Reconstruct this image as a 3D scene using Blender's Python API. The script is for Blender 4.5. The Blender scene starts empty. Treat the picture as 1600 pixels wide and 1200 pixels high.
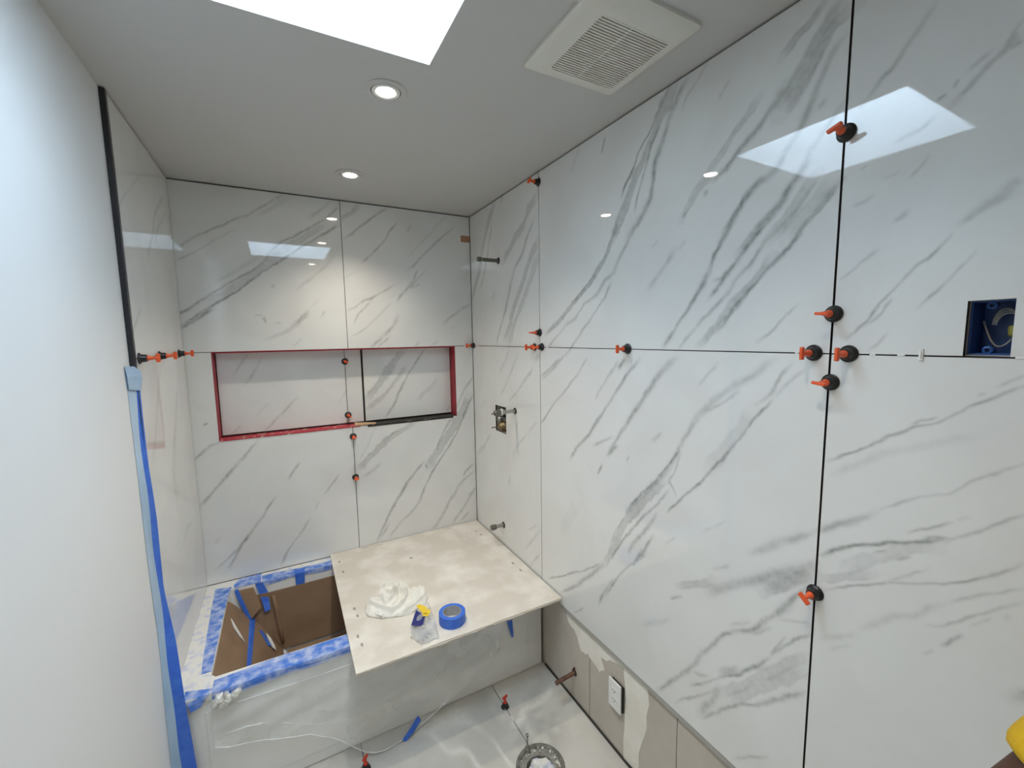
import bpy, math, random
import numpy as np
from mathutils import Vector, Matrix
random.seed(7)
S = bpy.context.scene
C = S.collection

# ------------------------------------------------------------------ camera
cam = bpy.data.cameras.new('camera'); cam.sensor_width = 36.0; cam.lens = 663.61 / 1600 * 36
cam.clip_start = 0.02
camo = bpy.data.objects.new('camera', cam); C.objects.link(camo)
r_ = Vector((0.87907872, -0.47639743, -0.01631252)); u_ = Vector((0.06614377, 0.08801943, 0.99392031)); f_ = Vector((0.47206526, 0.87481316, -0.10888673))
camo.matrix_world = Matrix(((r_.x, u_.x, -f_.x, 0.4242), (r_.y, u_.y, -f_.y, -2.5598), (r_.z, u_.z, -f_.z, 1.7011), (0, 0, 0, 1)))
S.camera = camo

# ------------------------------------------------------------------ sky, view, portal
SKY = 26.5
wd = bpy.data.worlds.new('overcast_sky'); S.world = wd; wd.use_nodes = True
bg = wd.node_tree.nodes['Background']; bg.inputs[0].default_value = (0.70, 0.86, 1.0, 1); bg.inputs[1].default_value = SKY
S.view_settings.view_transform = 'Standard'; S.view_settings.look = 'None'
S.view_settings.gamma = 1.0; S.view_settings.use_curve_mapping = False; S.view_settings.exposure = 0.0
W = 1.52; ZC = 2.462; YF = -3.3; SKX0, SKX1, SKY0, SKY1 = 0.25, 0.84, -1.905, -1.333; SKH = 0.42
po = bpy.data.lights.new('skylight_portal', 'AREA'); po.shape = 'RECTANGLE'; po.size = SKX1 - SKX0; po.size_y = SKY1 - SKY0
po.cycles.is_portal = True
poo = bpy.data.objects.new('skylight_portal', po); C.objects.link(poo)
poo.location = ((SKX0 + SKX1) / 2, (SKY0 + SKY1) / 2, ZC + SKH + 0.03)
LAMP_W = 34.0; LAMP_COL = (1.0, 0.89, 0.72)
S.cycles.max_bounces = 8; S.cycles.diffuse_bounces = 5; S.cycles.glossy_bounces = 3; S.cycles.transparent_max_bounces = 8
S.cycles.caustics_reflective = False; S.cycles.caustics_refractive = False

# ------------------------------------------------------------------ materials
def mat(name, col, rough=0.5, metal=0.0, ior=None, var=None, scale=8, detail=4, bump=0, bscale=60, emis=None, trans=0, alpha=1, stretch=None):
    """principled; var = second colour mixed in by a noise"""
    m = bpy.data.materials.new(name); m.use_nodes = True
    nt = m.node_tree; b = nt.nodes['Principled BSDF']
    b.inputs['Base Color'].default_value = (*col, 1); b.inputs['Roughness'].default_value = rough; b.inputs['Metallic'].default_value = metal
    if ior: b.inputs['IOR'].default_value = ior
    if trans: b.inputs['Transmission Weight'].default_value = trans
    b.inputs['Alpha'].default_value = alpha
    tc = nt.nodes.new('ShaderNodeTexCoord')
    if var:
        n = nt.nodes.new('ShaderNodeTexNoise'); n.inputs['Scale'].default_value = scale; n.inputs['Detail'].default_value = detail
        mp = nt.nodes.new('ShaderNodeMapping')
        if stretch: mp.inputs['Scale'].default_value = stretch
        nt.links.new(tc.outputs['Object'], mp.inputs[0]); nt.links.new(mp.outputs[0], n.inputs['Vector'])
        rp = nt.nodes.new('ShaderNodeValToRGB'); lo, hi = (var[1] if len(var) > 1 else (0.4, 0.62))
        rp.color_ramp.elements[0].position = lo; rp.color_ramp.elements[1].position = hi
        rp.color_ramp.elements[0].color = (*col, 1); rp.color_ramp.elements[1].color = (*var[0], 1)
        nt.links.new(n.outputs['Fac'], rp.inputs[0]); nt.links.new(rp.outputs[0], b.inputs['Base Color'])
    if bump:
        n2 = nt.nodes.new('ShaderNodeTexNoise'); n2.inputs['Scale'].default_value = bscale; n2.inputs['Detail'].default_value = 3
        nt.links.new(tc.outputs['Object'], n2.inputs['Vector'])
        bp = nt.nodes.new('ShaderNodeBump'); bp.inputs['Strength'].default_value = bump; bp.inputs['Distance'].default_value = 0.01
        nt.links.new(n2.outputs['Fac'], bp.inputs['Height']); nt.links.new(bp.outputs[0], b.inputs['Normal'])
    if emis:
        b.inputs['Emission Color'].default_value = (*emis[0], 1); b.inputs['Emission Strength'].default_value = emis[1]
    return m

def film(name, col, fac, rough=0.15):
    """thin clear plastic film: mostly see-through with a white haze and a glossy coat"""
    m = bpy.data.materials.new(name); m.use_nodes = True; nt = m.node_tree
    b = nt.nodes['Principled BSDF']; b.inputs['Base Color'].default_value = (*col, 1); b.inputs['Roughness'].default_value = rough; b.inputs['IOR'].default_value = 1.6
    t = nt.nodes.new('ShaderNodeBsdfTransparent'); x = nt.nodes.new('ShaderNodeMixShader')
    n = nt.nodes.new('ShaderNodeTexNoise'); n.inputs['Scale'].default_value = 5; n.inputs['Detail'].default_value = 1.5
    tc = nt.nodes.new('ShaderNodeTexCoord'); nt.links.new(tc.outputs['Object'], n.inputs['Vector'])
    mr = nt.nodes.new('ShaderNodeMapRange'); mr.inputs[1].default_value = .15; mr.inputs[2].default_value = .85
    mr.inputs[3].default_value = fac * .6; mr.inputs[4].default_value = min(1, fac * 1.6)
    nt.links.new(n.outputs['Fac'], mr.inputs[0]); nt.links.new(mr.outputs[0], x.inputs[0])
    nt.links.new(t.outputs[0], x.inputs[1]); nt.links.new(b.outputs[0], x.inputs[2])
    nt.links.new(x.outputs[0], nt.nodes['Material Output'].inputs[0])
    return m

def marble(name, base, vein, rough, ior, cloud):
    m = bpy.data.materials.new(name); m.use_nodes = True; nt = m.node_tree; N = nt.nodes; K = nt.links.new
    b = N['Principled BSDF']; b.inputs['Roughness'].default_value = rough; b.inputs['IOR'].default_value = ior
    at = N.new('ShaderNodeAttribute'); at.attribute_name = 'vein'
    tc = N.new('ShaderNodeTexCoord')
    n1 = N.new('ShaderNodeTexNoise'); n1.inputs['Scale'].default_value = 55; n1.inputs['Detail'].default_value = 6
    K(tc.outputs['Object'], n1.inputs['Vector'])
    m1 = N.new('ShaderNodeMapRange'); m1.inputs[1].default_value = .3; m1.inputs[2].default_value = .7; m1.inputs[3].default_value = .7; m1.inputs[4].default_value = 1.25
    K(n1.outputs['Fac'], m1.inputs[0])
    mu = N.new('ShaderNodeMath'); mu.operation = 'MULTIPLY'; mu.use_clamp = True; K(at.outputs['Fac'], mu.inputs[0]); K(m1.outputs[0], mu.inputs[1])
    n2 = N.new('ShaderNodeTexNoise'); n2.inputs['Scale'].default_value = 3.2; n2.inputs['Detail'].default_value = 7; n2.inputs['Distortion'].default_value = .6
    K(tc.outputs['Object'], n2.inputs['Vector'])
    rp = N.new('ShaderNodeValToRGB'); rp.color_ramp.elements[0].position = .38; rp.color_ramp.elements[1].position = .68
    rp.color_ramp.elements[0].color = (*base, 1); rp.color_ramp.elements[1].color = (*cloud, 1); K(n2.outputs['Fac'], rp.inputs[0])
    mx = N.new('ShaderNodeMix'); mx.data_type = 'RGBA'; K(mu.outputs[0], mx.inputs['Factor']); K(rp.outputs[0], mx.inputs[6]); mx.inputs[7].default_value = (*vein, 1)
    K(mx.outputs[2], b.inputs['Base Color'])
    return m

M = {}
M['tile'] = marble('polished_marble_tile', (.78, .785, .765), (.235, .25, .24), .028, 1.72, (.73, .725, .705))
M['tile_body'] = mat('dark_tile_edge', (.055, .05, .045), .8)
M['floor_tile'] = marble('grey_floor_tile', (.60, .58, .53), (.74, .72, .67), .30, 1.45, (.44, .43, .40))
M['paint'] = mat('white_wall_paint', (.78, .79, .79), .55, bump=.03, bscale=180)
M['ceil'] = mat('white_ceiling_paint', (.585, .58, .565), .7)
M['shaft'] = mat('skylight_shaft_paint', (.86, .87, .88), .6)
M['thinset'] = mat('shaded_thinset', (.035, .033, .03), .9)  # tone darkened to put the shade of joints and gaps into the thinset
M['backer'] = mat('tan_backer_board', (.50, .45, .39), .85, var=((.57, .52, .455), (.35, .7)), scale=5, bump=.05)
M['plaster'] = mat('white_plaster', (.84, .81, .74), .85, var=((.76, .73, .65), (.4, .75)), scale=14, bump=.1, bscale=90)
M['membrane'] = mat('red_membrane', (.36, .012, .03), .45, var=((.26, .01, .025), (.4, .6)), scale=20)
M['sill'] = mat('ragged_red_sill', (.40, .03, .05), .7, var=((.66, .50, .46), (.57, .63)), scale=34, detail=6)
M['black'] = mat('black_rubber', (.012, .012, .013), .38)
M['darktrim'] = mat('dark_metal_trim', (.015, .015, .02), .35, var=((.05, .05, .055), (.6, .8)), scale=25)
M['orange'] = mat('orange_plastic', (.80, .105, .022), .42)
M['red'] = mat('red_plastic', (.62, .045, .02), .42)
M['white_pl'] = mat('white_plastic', (.82, .82, .80), .3)
M['fan'] = mat('ivory_fan_plastic', (.74, .73, .66), .4)
M['cavity'] = mat('dark_cavity', (.10, .095, .08), .9)
M['lens'] = mat('lamp_lens', (1, 1, 1), .4, emis=((1, .86, .68), 34))
M['tub'] = mat('white_tub_enamel', (.80, .80, .78), .22, var=((.77, .77, .75), (.4, .6)), scale=4)
M['card'] = mat('brown_cardboard', (.26, .165, .098), .8, var=((.30, .195, .12), (.4, .65)), scale=7, bump=.04, bscale=120)
M['tape'] = mat('blue_masking_tape', (.035, .135, .62), .5, var=((.05, .17, .66), (.4, .6)), scale=30)
M['tape_dust'] = mat('dusty_blue_tape', (.065, .19, .64), .6, var=((.66, .70, .80), (.40, .78)), scale=26, detail=10)
M['tape_sheen'] = mat('tape_painted_sheen', (.30, .44, .62), .35, var=((.46, .60, .74), (.4, .65)), scale=9, stretch=(1, 1, .25))  # pale tones paint the reflected light onto the flat tape
M['smear'] = mat('white_mortar_smear', (.74, .73, .70), .85, var=((.55, .58, .72), (.52, .66)), scale=30, detail=7, bump=.25, bscale=70)
M['board'] = mat('dusty_cement_board', (.64, .59, .52), .85, var=((.80, .77, .71), (.44, .70)), scale=6.5, detail=9, bump=.08, bscale=60)
M['bedge'] = mat('board_core', (.50, .45, .39), .9)
M['dent'] = mat('dark_screw_dents', (.33, .30, .27), .9)
M['rag'] = mat('off_white_cloth', (.80, .78, .72), .9, bump=.25, bscale=220)
M['film'] = film('clear_plastic_sheet', (.86, .87, .86), .27, .3)
M['bunch'] = film('crumpled_plastic', (.86, .86, .82), .62, .3)
M['bagfilm'] = film('clear_bag_film', (.85, .86, .87), .30, .08)
M['paper'] = mat('pale_grey_sheet', (.82, .83, .84), .5)
M['core'] = mat('grey_cardboard_core', (.40, .41, .43), .7)
M['navy'] = mat('navy_label', (.02, .025, .17), .3)
M['yellow'] = mat('yellow_label', (.80, .55, .03), .45)
M['shirt'] = mat('yellow_shirt', (.60, .365, .008), .9, bump=.3, bscale=120)
M['skin'] = mat('brown_skin', (.070, .026, .013), .6)
M['jeans'] = mat('dark_trousers', (.03, .035, .05), .85)
M['hair'] = mat('black_hair', (.01, .009, .008), .7)
M['chrome'] = mat('dull_steel', (.42, .42, .40), .28, metal=1)
M['darkpipe'] = mat('dark_steel_pipe', (.17, .17, .15), .35, metal=.8)
M['brass'] = mat('dirty_brass', (.32, .23, .11), .45, metal=.8, var=((.16, .13, .08), (.4, .65)), scale=60)
M['copper'] = mat('dull_copper', (.27, .15, .11), .42, metal=.75, var=((.17, .10, .08), (.4, .6)), scale=40)
M['bluebox'] = mat('blue_box_plastic', (.02, .075, .27), .35)
M['cable'] = mat('grey_cable', (.45, .44, .42), .5)
M['wirey'] = mat('olive_wire_nut', (.30, .28, .05), .5)
M['cement'] = mat('rough_grey_cement', (.24, .23, .21), .95, var=((.42, .40, .36), (.45, .7)), scale=24, detail=8, bump=.5, bscale=60)
M['ringgrey'] = mat('dark_flange_ring', (.11, .105, .095), .7, var=((.2, .19, .17), (.4, .65)), scale=30)
M['patch_brown'] = mat('flat_brown_patch', (.42, .22, .12), .7)
M['wood'] = mat('pale_wood_shim', (.66, .45, .28), .7, var=((.55, .36, .2), (.4, .6)), scale=30, stretch=(.2, 1, 1))
M['silver'] = mat('silver_bits', (.62, .63, .64), .3, metal=.6)
M['ledger'] = mat('grey_ledger', (.40, .39, .36), .8)
M['door'] = mat('white_door_paint', (.70, .70, .69), .4)

# ------------------------------------------------------------------ geometry helpers
class G:
    def __init__(s): s.v = []; s.f = []
    def add(s, v, f):
        o = len(s.v); s.v += [tuple(map(float, p)) for p in v]; s.f += [tuple(i + o for i in q) for q in f]; return s
    def box(s, a, b):
        x0, y0, z0 = a; x1, y1, z1 = b
        return s.add([(x0, y0, z0), (x1, y0, z0), (x1, y1, z0), (x0, y1, z0), (x0, y0, z1), (x1, y0, z1), (x1, y1, z1), (x0, y1, z1)],
                     [(0, 3, 2, 1), (4, 5, 6, 7), (0, 1, 5, 4), (1, 2, 6, 5), (2, 3, 7, 6), (3, 0, 4, 7)])
    def lathe(s, prof, o=(0, 0, 0), ax=(0, 0, 1), n=24, cap=True):
        """prof: (radius, height along ax)"""
        ax = Vector(ax).normalized(); a = ax.orthogonal().normalized(); b = ax.cross(a); o = Vector(o); v = []
        for r, h in prof:
            for i in range(n):
                t = 2 * math.pi * i / n; v.append(o + ax * h + a * (r * math.cos(t)) + b * (r * math.sin(t)))
        f = [(k * n + i, k * n + (i + 1) % n, (k + 1) * n + (i + 1) % n, (k + 1) * n + i) for k in range(len(prof) - 1) for i in range(n)]
        if cap: f += [tuple(range(n))[::-1], tuple(range((len(prof) - 1) * n, len(prof) * n))]
        return s.add(v, f)
    def tube(s, pts, r, n=8):
        pts = [Vector(p) for p in pts]; v = []
        rr = r if isinstance(r, (list, tuple)) else [r] * len(pts)
        a = None
        for i, p in enumerate(pts):
            d = (pts[min(i + 1, len(pts) - 1)] - pts[max(i - 1, 0)]).normalized()
            a = (d.orthogonal() if a is None else (a - d * a.dot(d))).normalized(); b = d.cross(a)
            for k in range(n):
                t = 2 * math.pi * k / n; v.append(p + (a * math.cos(t) + b * math.sin(t)) * rr[i])
        f = [(k * n + i, k * n + (i + 1) % n, (k + 1) * n + (i + 1) % n, (k + 1) * n + i) for k in range(len(pts) - 1) for i in range(n)]
        f += [tuple(range(n))[::-1], tuple(range((len(pts) - 1) * n, len(pts) * n))]
        return s.add(v, f)
    def prism(s, poly, fn, d):
        """poly (u,v); fn(u,v,w) -> point; slab from w=0 to w=d"""
        n = len(poly); v = [fn(a, b, 0) for a, b in poly] + [fn(a, b, d) for a, b in poly]
        return s.add(v, [tuple(range(n))[::-1], tuple(range(n, 2 * n))] + [(i, (i + 1) % n, n + (i + 1) % n, n + i) for i in range(n)])
    def sheet(s, P, thick=0.0, off=(0, 0, 1)):
        """P: rows of points; closed slab when thick"""
        R_ = len(P); Q = len(P[0]); v = [p for row in P for p in row]
        f = [(i * Q + j, i * Q + j + 1, (i + 1) * Q + j + 1, (i + 1) * Q + j) for i in range(R_ - 1) for j in range(Q - 1)]
        if thick:
            o = Vector(off).normalized() * thick; n = len(v); v = v + [tuple(Vector(p) + o) for p in v]
            f2 = [tuple(n + i for i in q[::-1]) for q in f]
            rim = [i for i in range(Q)] + [i * Q + Q - 1 for i in range(1, R_)] + [(R_ - 1) * Q + j for j in range(Q - 2, -1, -1)] + [i * Q for i in range(R_ - 2, 0, -1)]
            f = f + f2 + [(rim[k], n + rim[k], n + rim[(k + 1) % len(rim)], rim[(k + 1) % len(rim)]) for k in range(len(rim))]
        return s.add(v, f)

def obj(name, g, m, parent=None, smooth=False, bevel=0, kind=None):
    me = bpy.data.meshes.new(name); me.from_pydata(g.v, [], g.f); me.validate()
    me.materials.append(M[m] if isinstance(m, str) else m)
    if smooth:
        me.polygons.foreach_set('use_smooth', [True] * len(me.polygons))
    o = bpy.data.objects.new(name, me); C.objects.link(o)
    if parent: o.parent = parent
    if bevel:
        b = o.modifiers.new('bevel', 'BEVEL'); b.width = bevel; b.segments = 2; b.limit_method = 'ANGLE'
    if kind: o['kind'] = kind
    return o

def autosmooth(o, ang=40):
    try:
        o.data.set_sharp_from_angle(angle=math.radians(ang))
    except Exception:
        pass
    return o

def tag(o, label, cat, group=None):
    o['label'] = label; o['category'] = cat
    if group: o['group'] = group
    return o

def thing(name, label, cat, loc=(0, 0, 0), group=None):
    o = bpy.data.objects.new(name, None); C.objects.link(o); o.location = loc; o.empty_display_size = .03
    return tag(o, label, cat, group)

def struct(o): o['kind'] = 'structure'; return o

# ------------------------------------------------------------------ marble veins, in millimetres on each surface:
# width, strength, then along/up pairs (right wall: y z, back wall and niche: x z, left wall: y z)
VEINS = {
 'R': '''8 35 -1714 2461 -1691 2442 -1669 2416 -1638 2392 -1622 2361
45 42 -1596 2465 -1575 2434 -1545 2395 -1509 2338 -1472 2284 -1436 2245 -1409 2195 -1376 2137 -1346 2089 -1325 2051
8 60 -1574 2462 -1536 2411 -1496 2356 -1444 2307 -1417 2258 -1389 2228 -1365 2181
18 55 -1637 2442 -1605 2413 -1577 2369 -1562 2329 -1540 2290 -1524 2260 -1517 2200 -1506 2154 -1476 2111 -1431 2070 -1393 2037
8 60 -1545 2371 -1506 2315 -1481 2256 -1460 2206 -1443 2159 -1434 2122
11 50 -1277 2424 -1266 2397 -1261 2374
20 20 -1140 2463 -1101 2417 -1074 2380
23 42 -2001 2423 -1978 2400 -1945 2382 -1926 2367 -1911 2354
50 50 -2048 2385 -2019 2371 -1997 2352 -1979 2317 -1955 2283 -1930 2251 -1917 2230
19 58 -1923 2290 -1902 2259 -1874 2230 -1839 2202 -1807 2174 -1774 2150 -1738 2130
16 45 -2044 2329 -2019 2303 -1998 2261 -1984 2222 -1969 2189 -1953 2161 -1932 2133 -1914 2107 -1891 2091 -1866 2080 -1835 2059 -1808 2026 -1786 1995 -1766 1961
15 42 -2055 2196 -2038 2176 -2012 2150 -1989 2120 -1974 2086 -1958 2060 -1928 2023 -1886 1987 -1851 1944
28 32 -1861 2288 -1831 2263 -1799 2237 -1777 2211 -1748 2180 -1718 2147 -1679 2115 -1646 2073 -1628 2049
9 20 -1782 2375 -1759 2351 -1742 2333
10 35 -2013 2212 -1997 2203
46 30 -2038 2043 -2008 2001 -1968 1957 -1947 1925
6 45 -2058 2033 -2033 1998 -2002 1963 -1965 1921
22 55 -1350 2123 -1330 2071 -1298 2013 -1253 1961 -1193 1908 -1115 1860 -1045 1815 -969 1767 -869 1715
9 60 -1265 1989 -1230 1949 -1168 1895 -1073 1838
15 35 -1485 2115 -1440 2074 -1403 2028 -1363 1980 -1332 1935 -1288 1911 -1230 1857 -1155 1832 -1101 1778 -1030 1747 -952 1695 -886 1649
11 40 -1322 1907 -1289 1852 -1231 1795 -1155 1735 -1101 1678 -1029 1625 -935 1558 -831 1495
19 25 -1612 1969 -1582 1931 -1542 1893 -1500 1852
8 20 -1649 1985 -1620 1961
15 60 -1870 2088 -1840 2063 -1814 2030 -1792 1988 -1770 1955 -1746 1922 -1732 1879 -1710 1842 -1677 1798 -1627 1735 -1582 1672 -1570 1659
13 55 -1958 2060 -1937 2025 -1905 1991 -1872 1955 -1841 1926 -1814 1889 -1786 1861 -1762 1831 -1731 1800
27 38 -1886 1982 -1851 1950 -1819 1909
8 35 -1743 1850 -1774 1857 -1791 1876
12 40 -2002 2042 -1970 1998 -1931 1961 -1888 1927 -1854 1883 -1822 1851 -1788 1806 -1752 1776 -1700 1732 -1659 1691 -1630 1657
37 33 -2005 2063 -1977 2027 -1944 1977 -1903 1934
9 60 -2057 2037 -2021 1997 -1986 1953 -1952 1910 -1926 1881 -1892 1852 -1851 1811 -1813 1771 -1785 1729 -1761 1707
30 40 -1915 1893 -1866 1840 -1824 1792 -1778 1746 -1729 1690 -1702 1667
7 40 -1982 1772 -1956 1747 -1924 1714 -1885 1676
8 20 -1539 2001 -1514 1987
11 40 -1720 2109 -1710 2095
12 35 -1646 2068 -1632 2054
11 40 -983 1604 -901 1555 -822 1511
10 45 -1176 1611 -1115 1541 -1013 1453 -916 1377 -818 1274
10 35 -1358 1610 -1326 1563 -1258 1487 -1227 1448
17 45 -1400 1619 -1359 1580
15 50 -1469 1621 -1411 1561 -1349 1489 -1294 1420 -1234 1347 -1184 1287 -1116 1229 -1057 1162
18 48 -1623 1627 -1567 1585 -1517 1521 -1463 1451 -1415 1385 -1363 1315 -1308 1240
12 40 -1341 1318 -1284 1291 -1210 1250
10 60 -1363 1288 -1308 1236
10 20 -1774 1621 -1740 1584 -1707 1545
20 38 -1933 1638 -1878 1593 -1823 1556 -1762 1510 -1710 1454 -1683 1412 -1655 1362 -1633 1311 -1594 1247 -1526 1171 -1470 1108 -1421 1045
5 65 -1648 1334 -1602 1270 -1560 1217 -1489 1137 -1431 1068
10 40 -1976 1634 -1950 1593 -1927 1551 -1887 1514
7 65 -1928 1530 -1899 1494 -1873 1458 -1847 1414 -1819 1374 -1783 1324 -1745 1277 -1711 1235 -1661 1180 -1606 1113
44 20 -1882 1503 -1840 1435 -1794 1362 -1751 1303
7 30 -1841 1547 -1801 1509 -1731 1469
9 28 -2000 1611 -1961 1569 -1928 1535
6 50 -1656 1330 -1634 1271 -1611 1218 -1628 1196 -1637 1179
43 38 -1595 1227 -1526 1149 -1451 1064 -1401 990 -1369 921 -1336 849 -1289 777
8 60 -1612 1191 -1571 1136 -1500 1060 -1453 996 -1391 915 -1336 824
6 40 -1411 1026 -1357 949 -1324 869
11 50 -1564 1098 -1529 1041 -1492 989 -1454 942 -1429 892
10 45 -1544 1010 -1513 945 -1455 865 -1404 808 -1360 745 -1303 645
28 28 -1503 933 -1475 890
15 45 -1289 777 -1226 710 -1116 598 -992 492
8 50 -1264 765 -1159 686 -1040 607 -880 504
14 22 -1573 1379 -1531 1335
9 30 -1427 1261 -1407 1241
10 50 -1273 1191 -1249 1143
65 8 -1116 979 -1010 817
6 20 -1815 1166 -1738 1098
8 20 -1641 1044 -1601 999
18 40 -2052 1229 -2018 1203 -1981 1177 -1942 1143 -1890 1097
12 40 -2129 1286 -2091 1262 -2052 1227
21 50 -2052 1151 -2004 1107 -1941 1059 -1893 1023 -1829 971 -1765 917
34 28 -2053 1122 -1992 1069 -1927 1012
22 35 -1784 966 -1715 916 -1655 877
10 30 -1833 1034 -1776 994
30 33 -2051 1126 -1998 1079 -1950 1031 -1930 1003
8 40 -1674 855 -1627 821
18 20 -1629 743 -1569 695 -1504 643
12 55 -2040 1085 -2005 1029 -1978 985 -1944 942 -1908 885 -1862 849 -1826 820 -1788 762 -1748 695 -1728 646 -1676 572 -1628 506 -1576 439
20 28 -2001 1021 -1964 960
6 40 -1955 926 -1908 870
10 20 -1901 907 -1843 856
6 25 -2045 993 -1994 965 -1979 958
8 55 -2051 960 -2016 926 -1983 882 -1959 849
4 50 -1996 922 -1973 881 -1959 849
8 52 -1959 843 -1924 788 -1874 727 -1819 673 -1715 566
23 38 -1873 745 -1818 685
7 30 -1729 619 -1779 649
24 28 -2049 906 -2000 849 -1946 781 -1881 695 -1821 622
29 26 -2047 872 -1988 795 -1911 699 -1853 622
20 45 -1820 641 -1789 563 -1748 494
7 40 -1814 633 -1746 555 -1655 460
8 50 -2046 806 -1990 745 -1945 691 -1884 640 -1823 570 -1763 493
5 35 -1968 551 -1920 501 -1861 445
11 40 -1353 751 -1283 636 -1258 582
8 40 -1158 510 -1092 447
11 33 -2188 2297 -2176 2277 -2157 2255 -2142 2232 -2128 2216 -2111 2201 -2096 2184 -2081 2167
9 42 -2301 2199 -2291 2188 -2284 2167 -2272 2156 -2258 2141 -2242 2126 -2228 2110 -2217 2100
23 30 -2302 2176 -2292 2172 -2284 2167
7 25 -2265 2173 -2253 2162 -2239 2156
5 40 -2230 2147 -2222 2136
5 40 -2214 2128 -2203 2122
6 30 -2202 2095 -2180 2082 -2157 2079 -2137 2072
6 25 -2195 2030 -2185 2013 -2172 1997
4 20 -2099 2046 -2086 2038
7 20 -2151 2016 -2128 2011
17 33 -2319 1947 -2308 1943 -2299 1933
15 38 -2310 1929 -2294 1924 -2282 1916 -2269 1906 -2256 1896 -2246 1890
5 45 -2238 1880 -2222 1861 -2206 1837 -2188 1819 -2170 1796 -2151 1773 -2131 1748 -2114 1722 -2098 1699 -2084 1682
4 35 -2159 1766 -2140 1741 -2114 1712
4 35 -2274 1840 -2257 1820 -2238 1794 -2217 1770 -2198 1744
10 35 -2173 1934 -2162 1925 -2150 1917
7 25 -2114 1984 -2098 1969 -2081 1967
7 35 -2132 1872 -2114 1859 -2095 1842 -2081 1830 -2064 1816
4 25 -2156 1698 -2141 1678 -2123 1658
5 60 -2345 1606 -2324 1593 -2299 1573 -2278 1556 -2258 1539 -2234 1521 -2211 1511 -2195 1498 -2172 1484 -2141 1458 -2102 1431 -2062 1401
4 40 -2240 1538 -2220 1527 -2204 1513
4 30 -2344 1625 -2327 1612 -2314 1601
4 30 -2302 1591 -2292 1583
16 14 -2301 1513 -2255 1488 -2209 1468 -2164 1448 -2121 1413 -2074 1374
4 35 -2355 1473 -2334 1457 -2315 1439 -2288 1419 -2268 1393 -2250 1386 -2228 1369 -2202 1350 -2166 1323
11 35 -2166 1323 -2145 1303 -2111 1280 -2087 1260 -2065 1235
5 50 -2278 1341 -2257 1324 -2234 1308 -2213 1291
4 25 -2300 1359 -2284 1347
5 50 -2360 1387 -2345 1369 -2327 1350 -2304 1330 -2284 1311 -2268 1293
8 50 -2276 1309 -2249 1296 -2232 1278
7 65 -2274 1306 -2248 1287 -2212 1270 -2184 1259 -2155 1243 -2126 1229 -2093 1203 -2062 1172
4 40 -2180 1243 -2158 1228
27 25 -2257 1281 -2223 1263 -2188 1237 -2157 1211 -2123 1180 -2112 1155
5 30 -2224 1246 -2197 1230
26 28 -2161 1180 -2125 1154 -2088 1127 -2065 1116
4 50 -2368 1302 -2351 1282 -2330 1259 -2305 1237 -2273 1217 -2227 1191 -2197 1177 -2160 1152 -2120 1125 -2073 1092
4 35 -2249 1236 -2221 1207 -2187 1175
4 40 -2371 1260 -2350 1240 -2326 1220 -2305 1201 -2285 1184
15 20 -2283 1180 -2254 1153 -2232 1123 -2202 1105 -2177 1074 -2149 1042
4 35 -2371 1234 -2349 1209 -2329 1185 -2306 1161 -2279 1131 -2250 1111
7 22 -2357 1201 -2354 1185
6 42 -2306 1127 -2290 1108 -2278 1088
5 28 -2267 1073 -2252 1052
4 20 -2339 1181 -2313 1149
9 18 -2144 1027 -2109 996 -2073 969
9 14 -2134 993 -2091 952
48 38 -361 2451 -287 2374 -227 2296 -184 2226 -138 2121 -71 2032 -11 1944
18 30 -321 2351 -259 2197 -195 2065 -131 1992
40 42 -803 2359 -728 2318 -673 2254 -588 2213 -527 2163 -446 2113
17 50 -777 2255 -712 2194 -656 2113 -583 2063 -536 1993 -502 1910 -451 1826 -398 1745 -342 1660
42 42 -812 2154 -748 2097 -694 2027 -652 1965 -593 1903 -546 1835 -513 1764 -446 1691
48 33 -811 2098 -759 2018 -692 1921 -620 1838 -559 1763 -493 1661
21 30 -460 2458 -427 2425
20 20 -338 1971 -300 1912
11 20 -715 1758 -687 1732
17 28 -506 1636 -443 1564 -375 1487
14 33 -591 1604 -516 1504 -437 1418 -387 1369
13 33 -759 1552 -669 1481 -571 1396 -481 1350
27 22 -808 1623 -772 1590
21 22 -567 1270 -579 1187 -591 1133 -515 1029
11 22 -791 1286 -661 1182 -576 1115
29 22 -237 1113 -137 1011 -32 944
14 20 -496 920 -463 865
17 13 -173 1312 -112 1264
10 30 -803 602 -738 530 -698 482
8 20 -781 744 -689 680
12 20 -817 732 -728 639 -645 552''',
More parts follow.
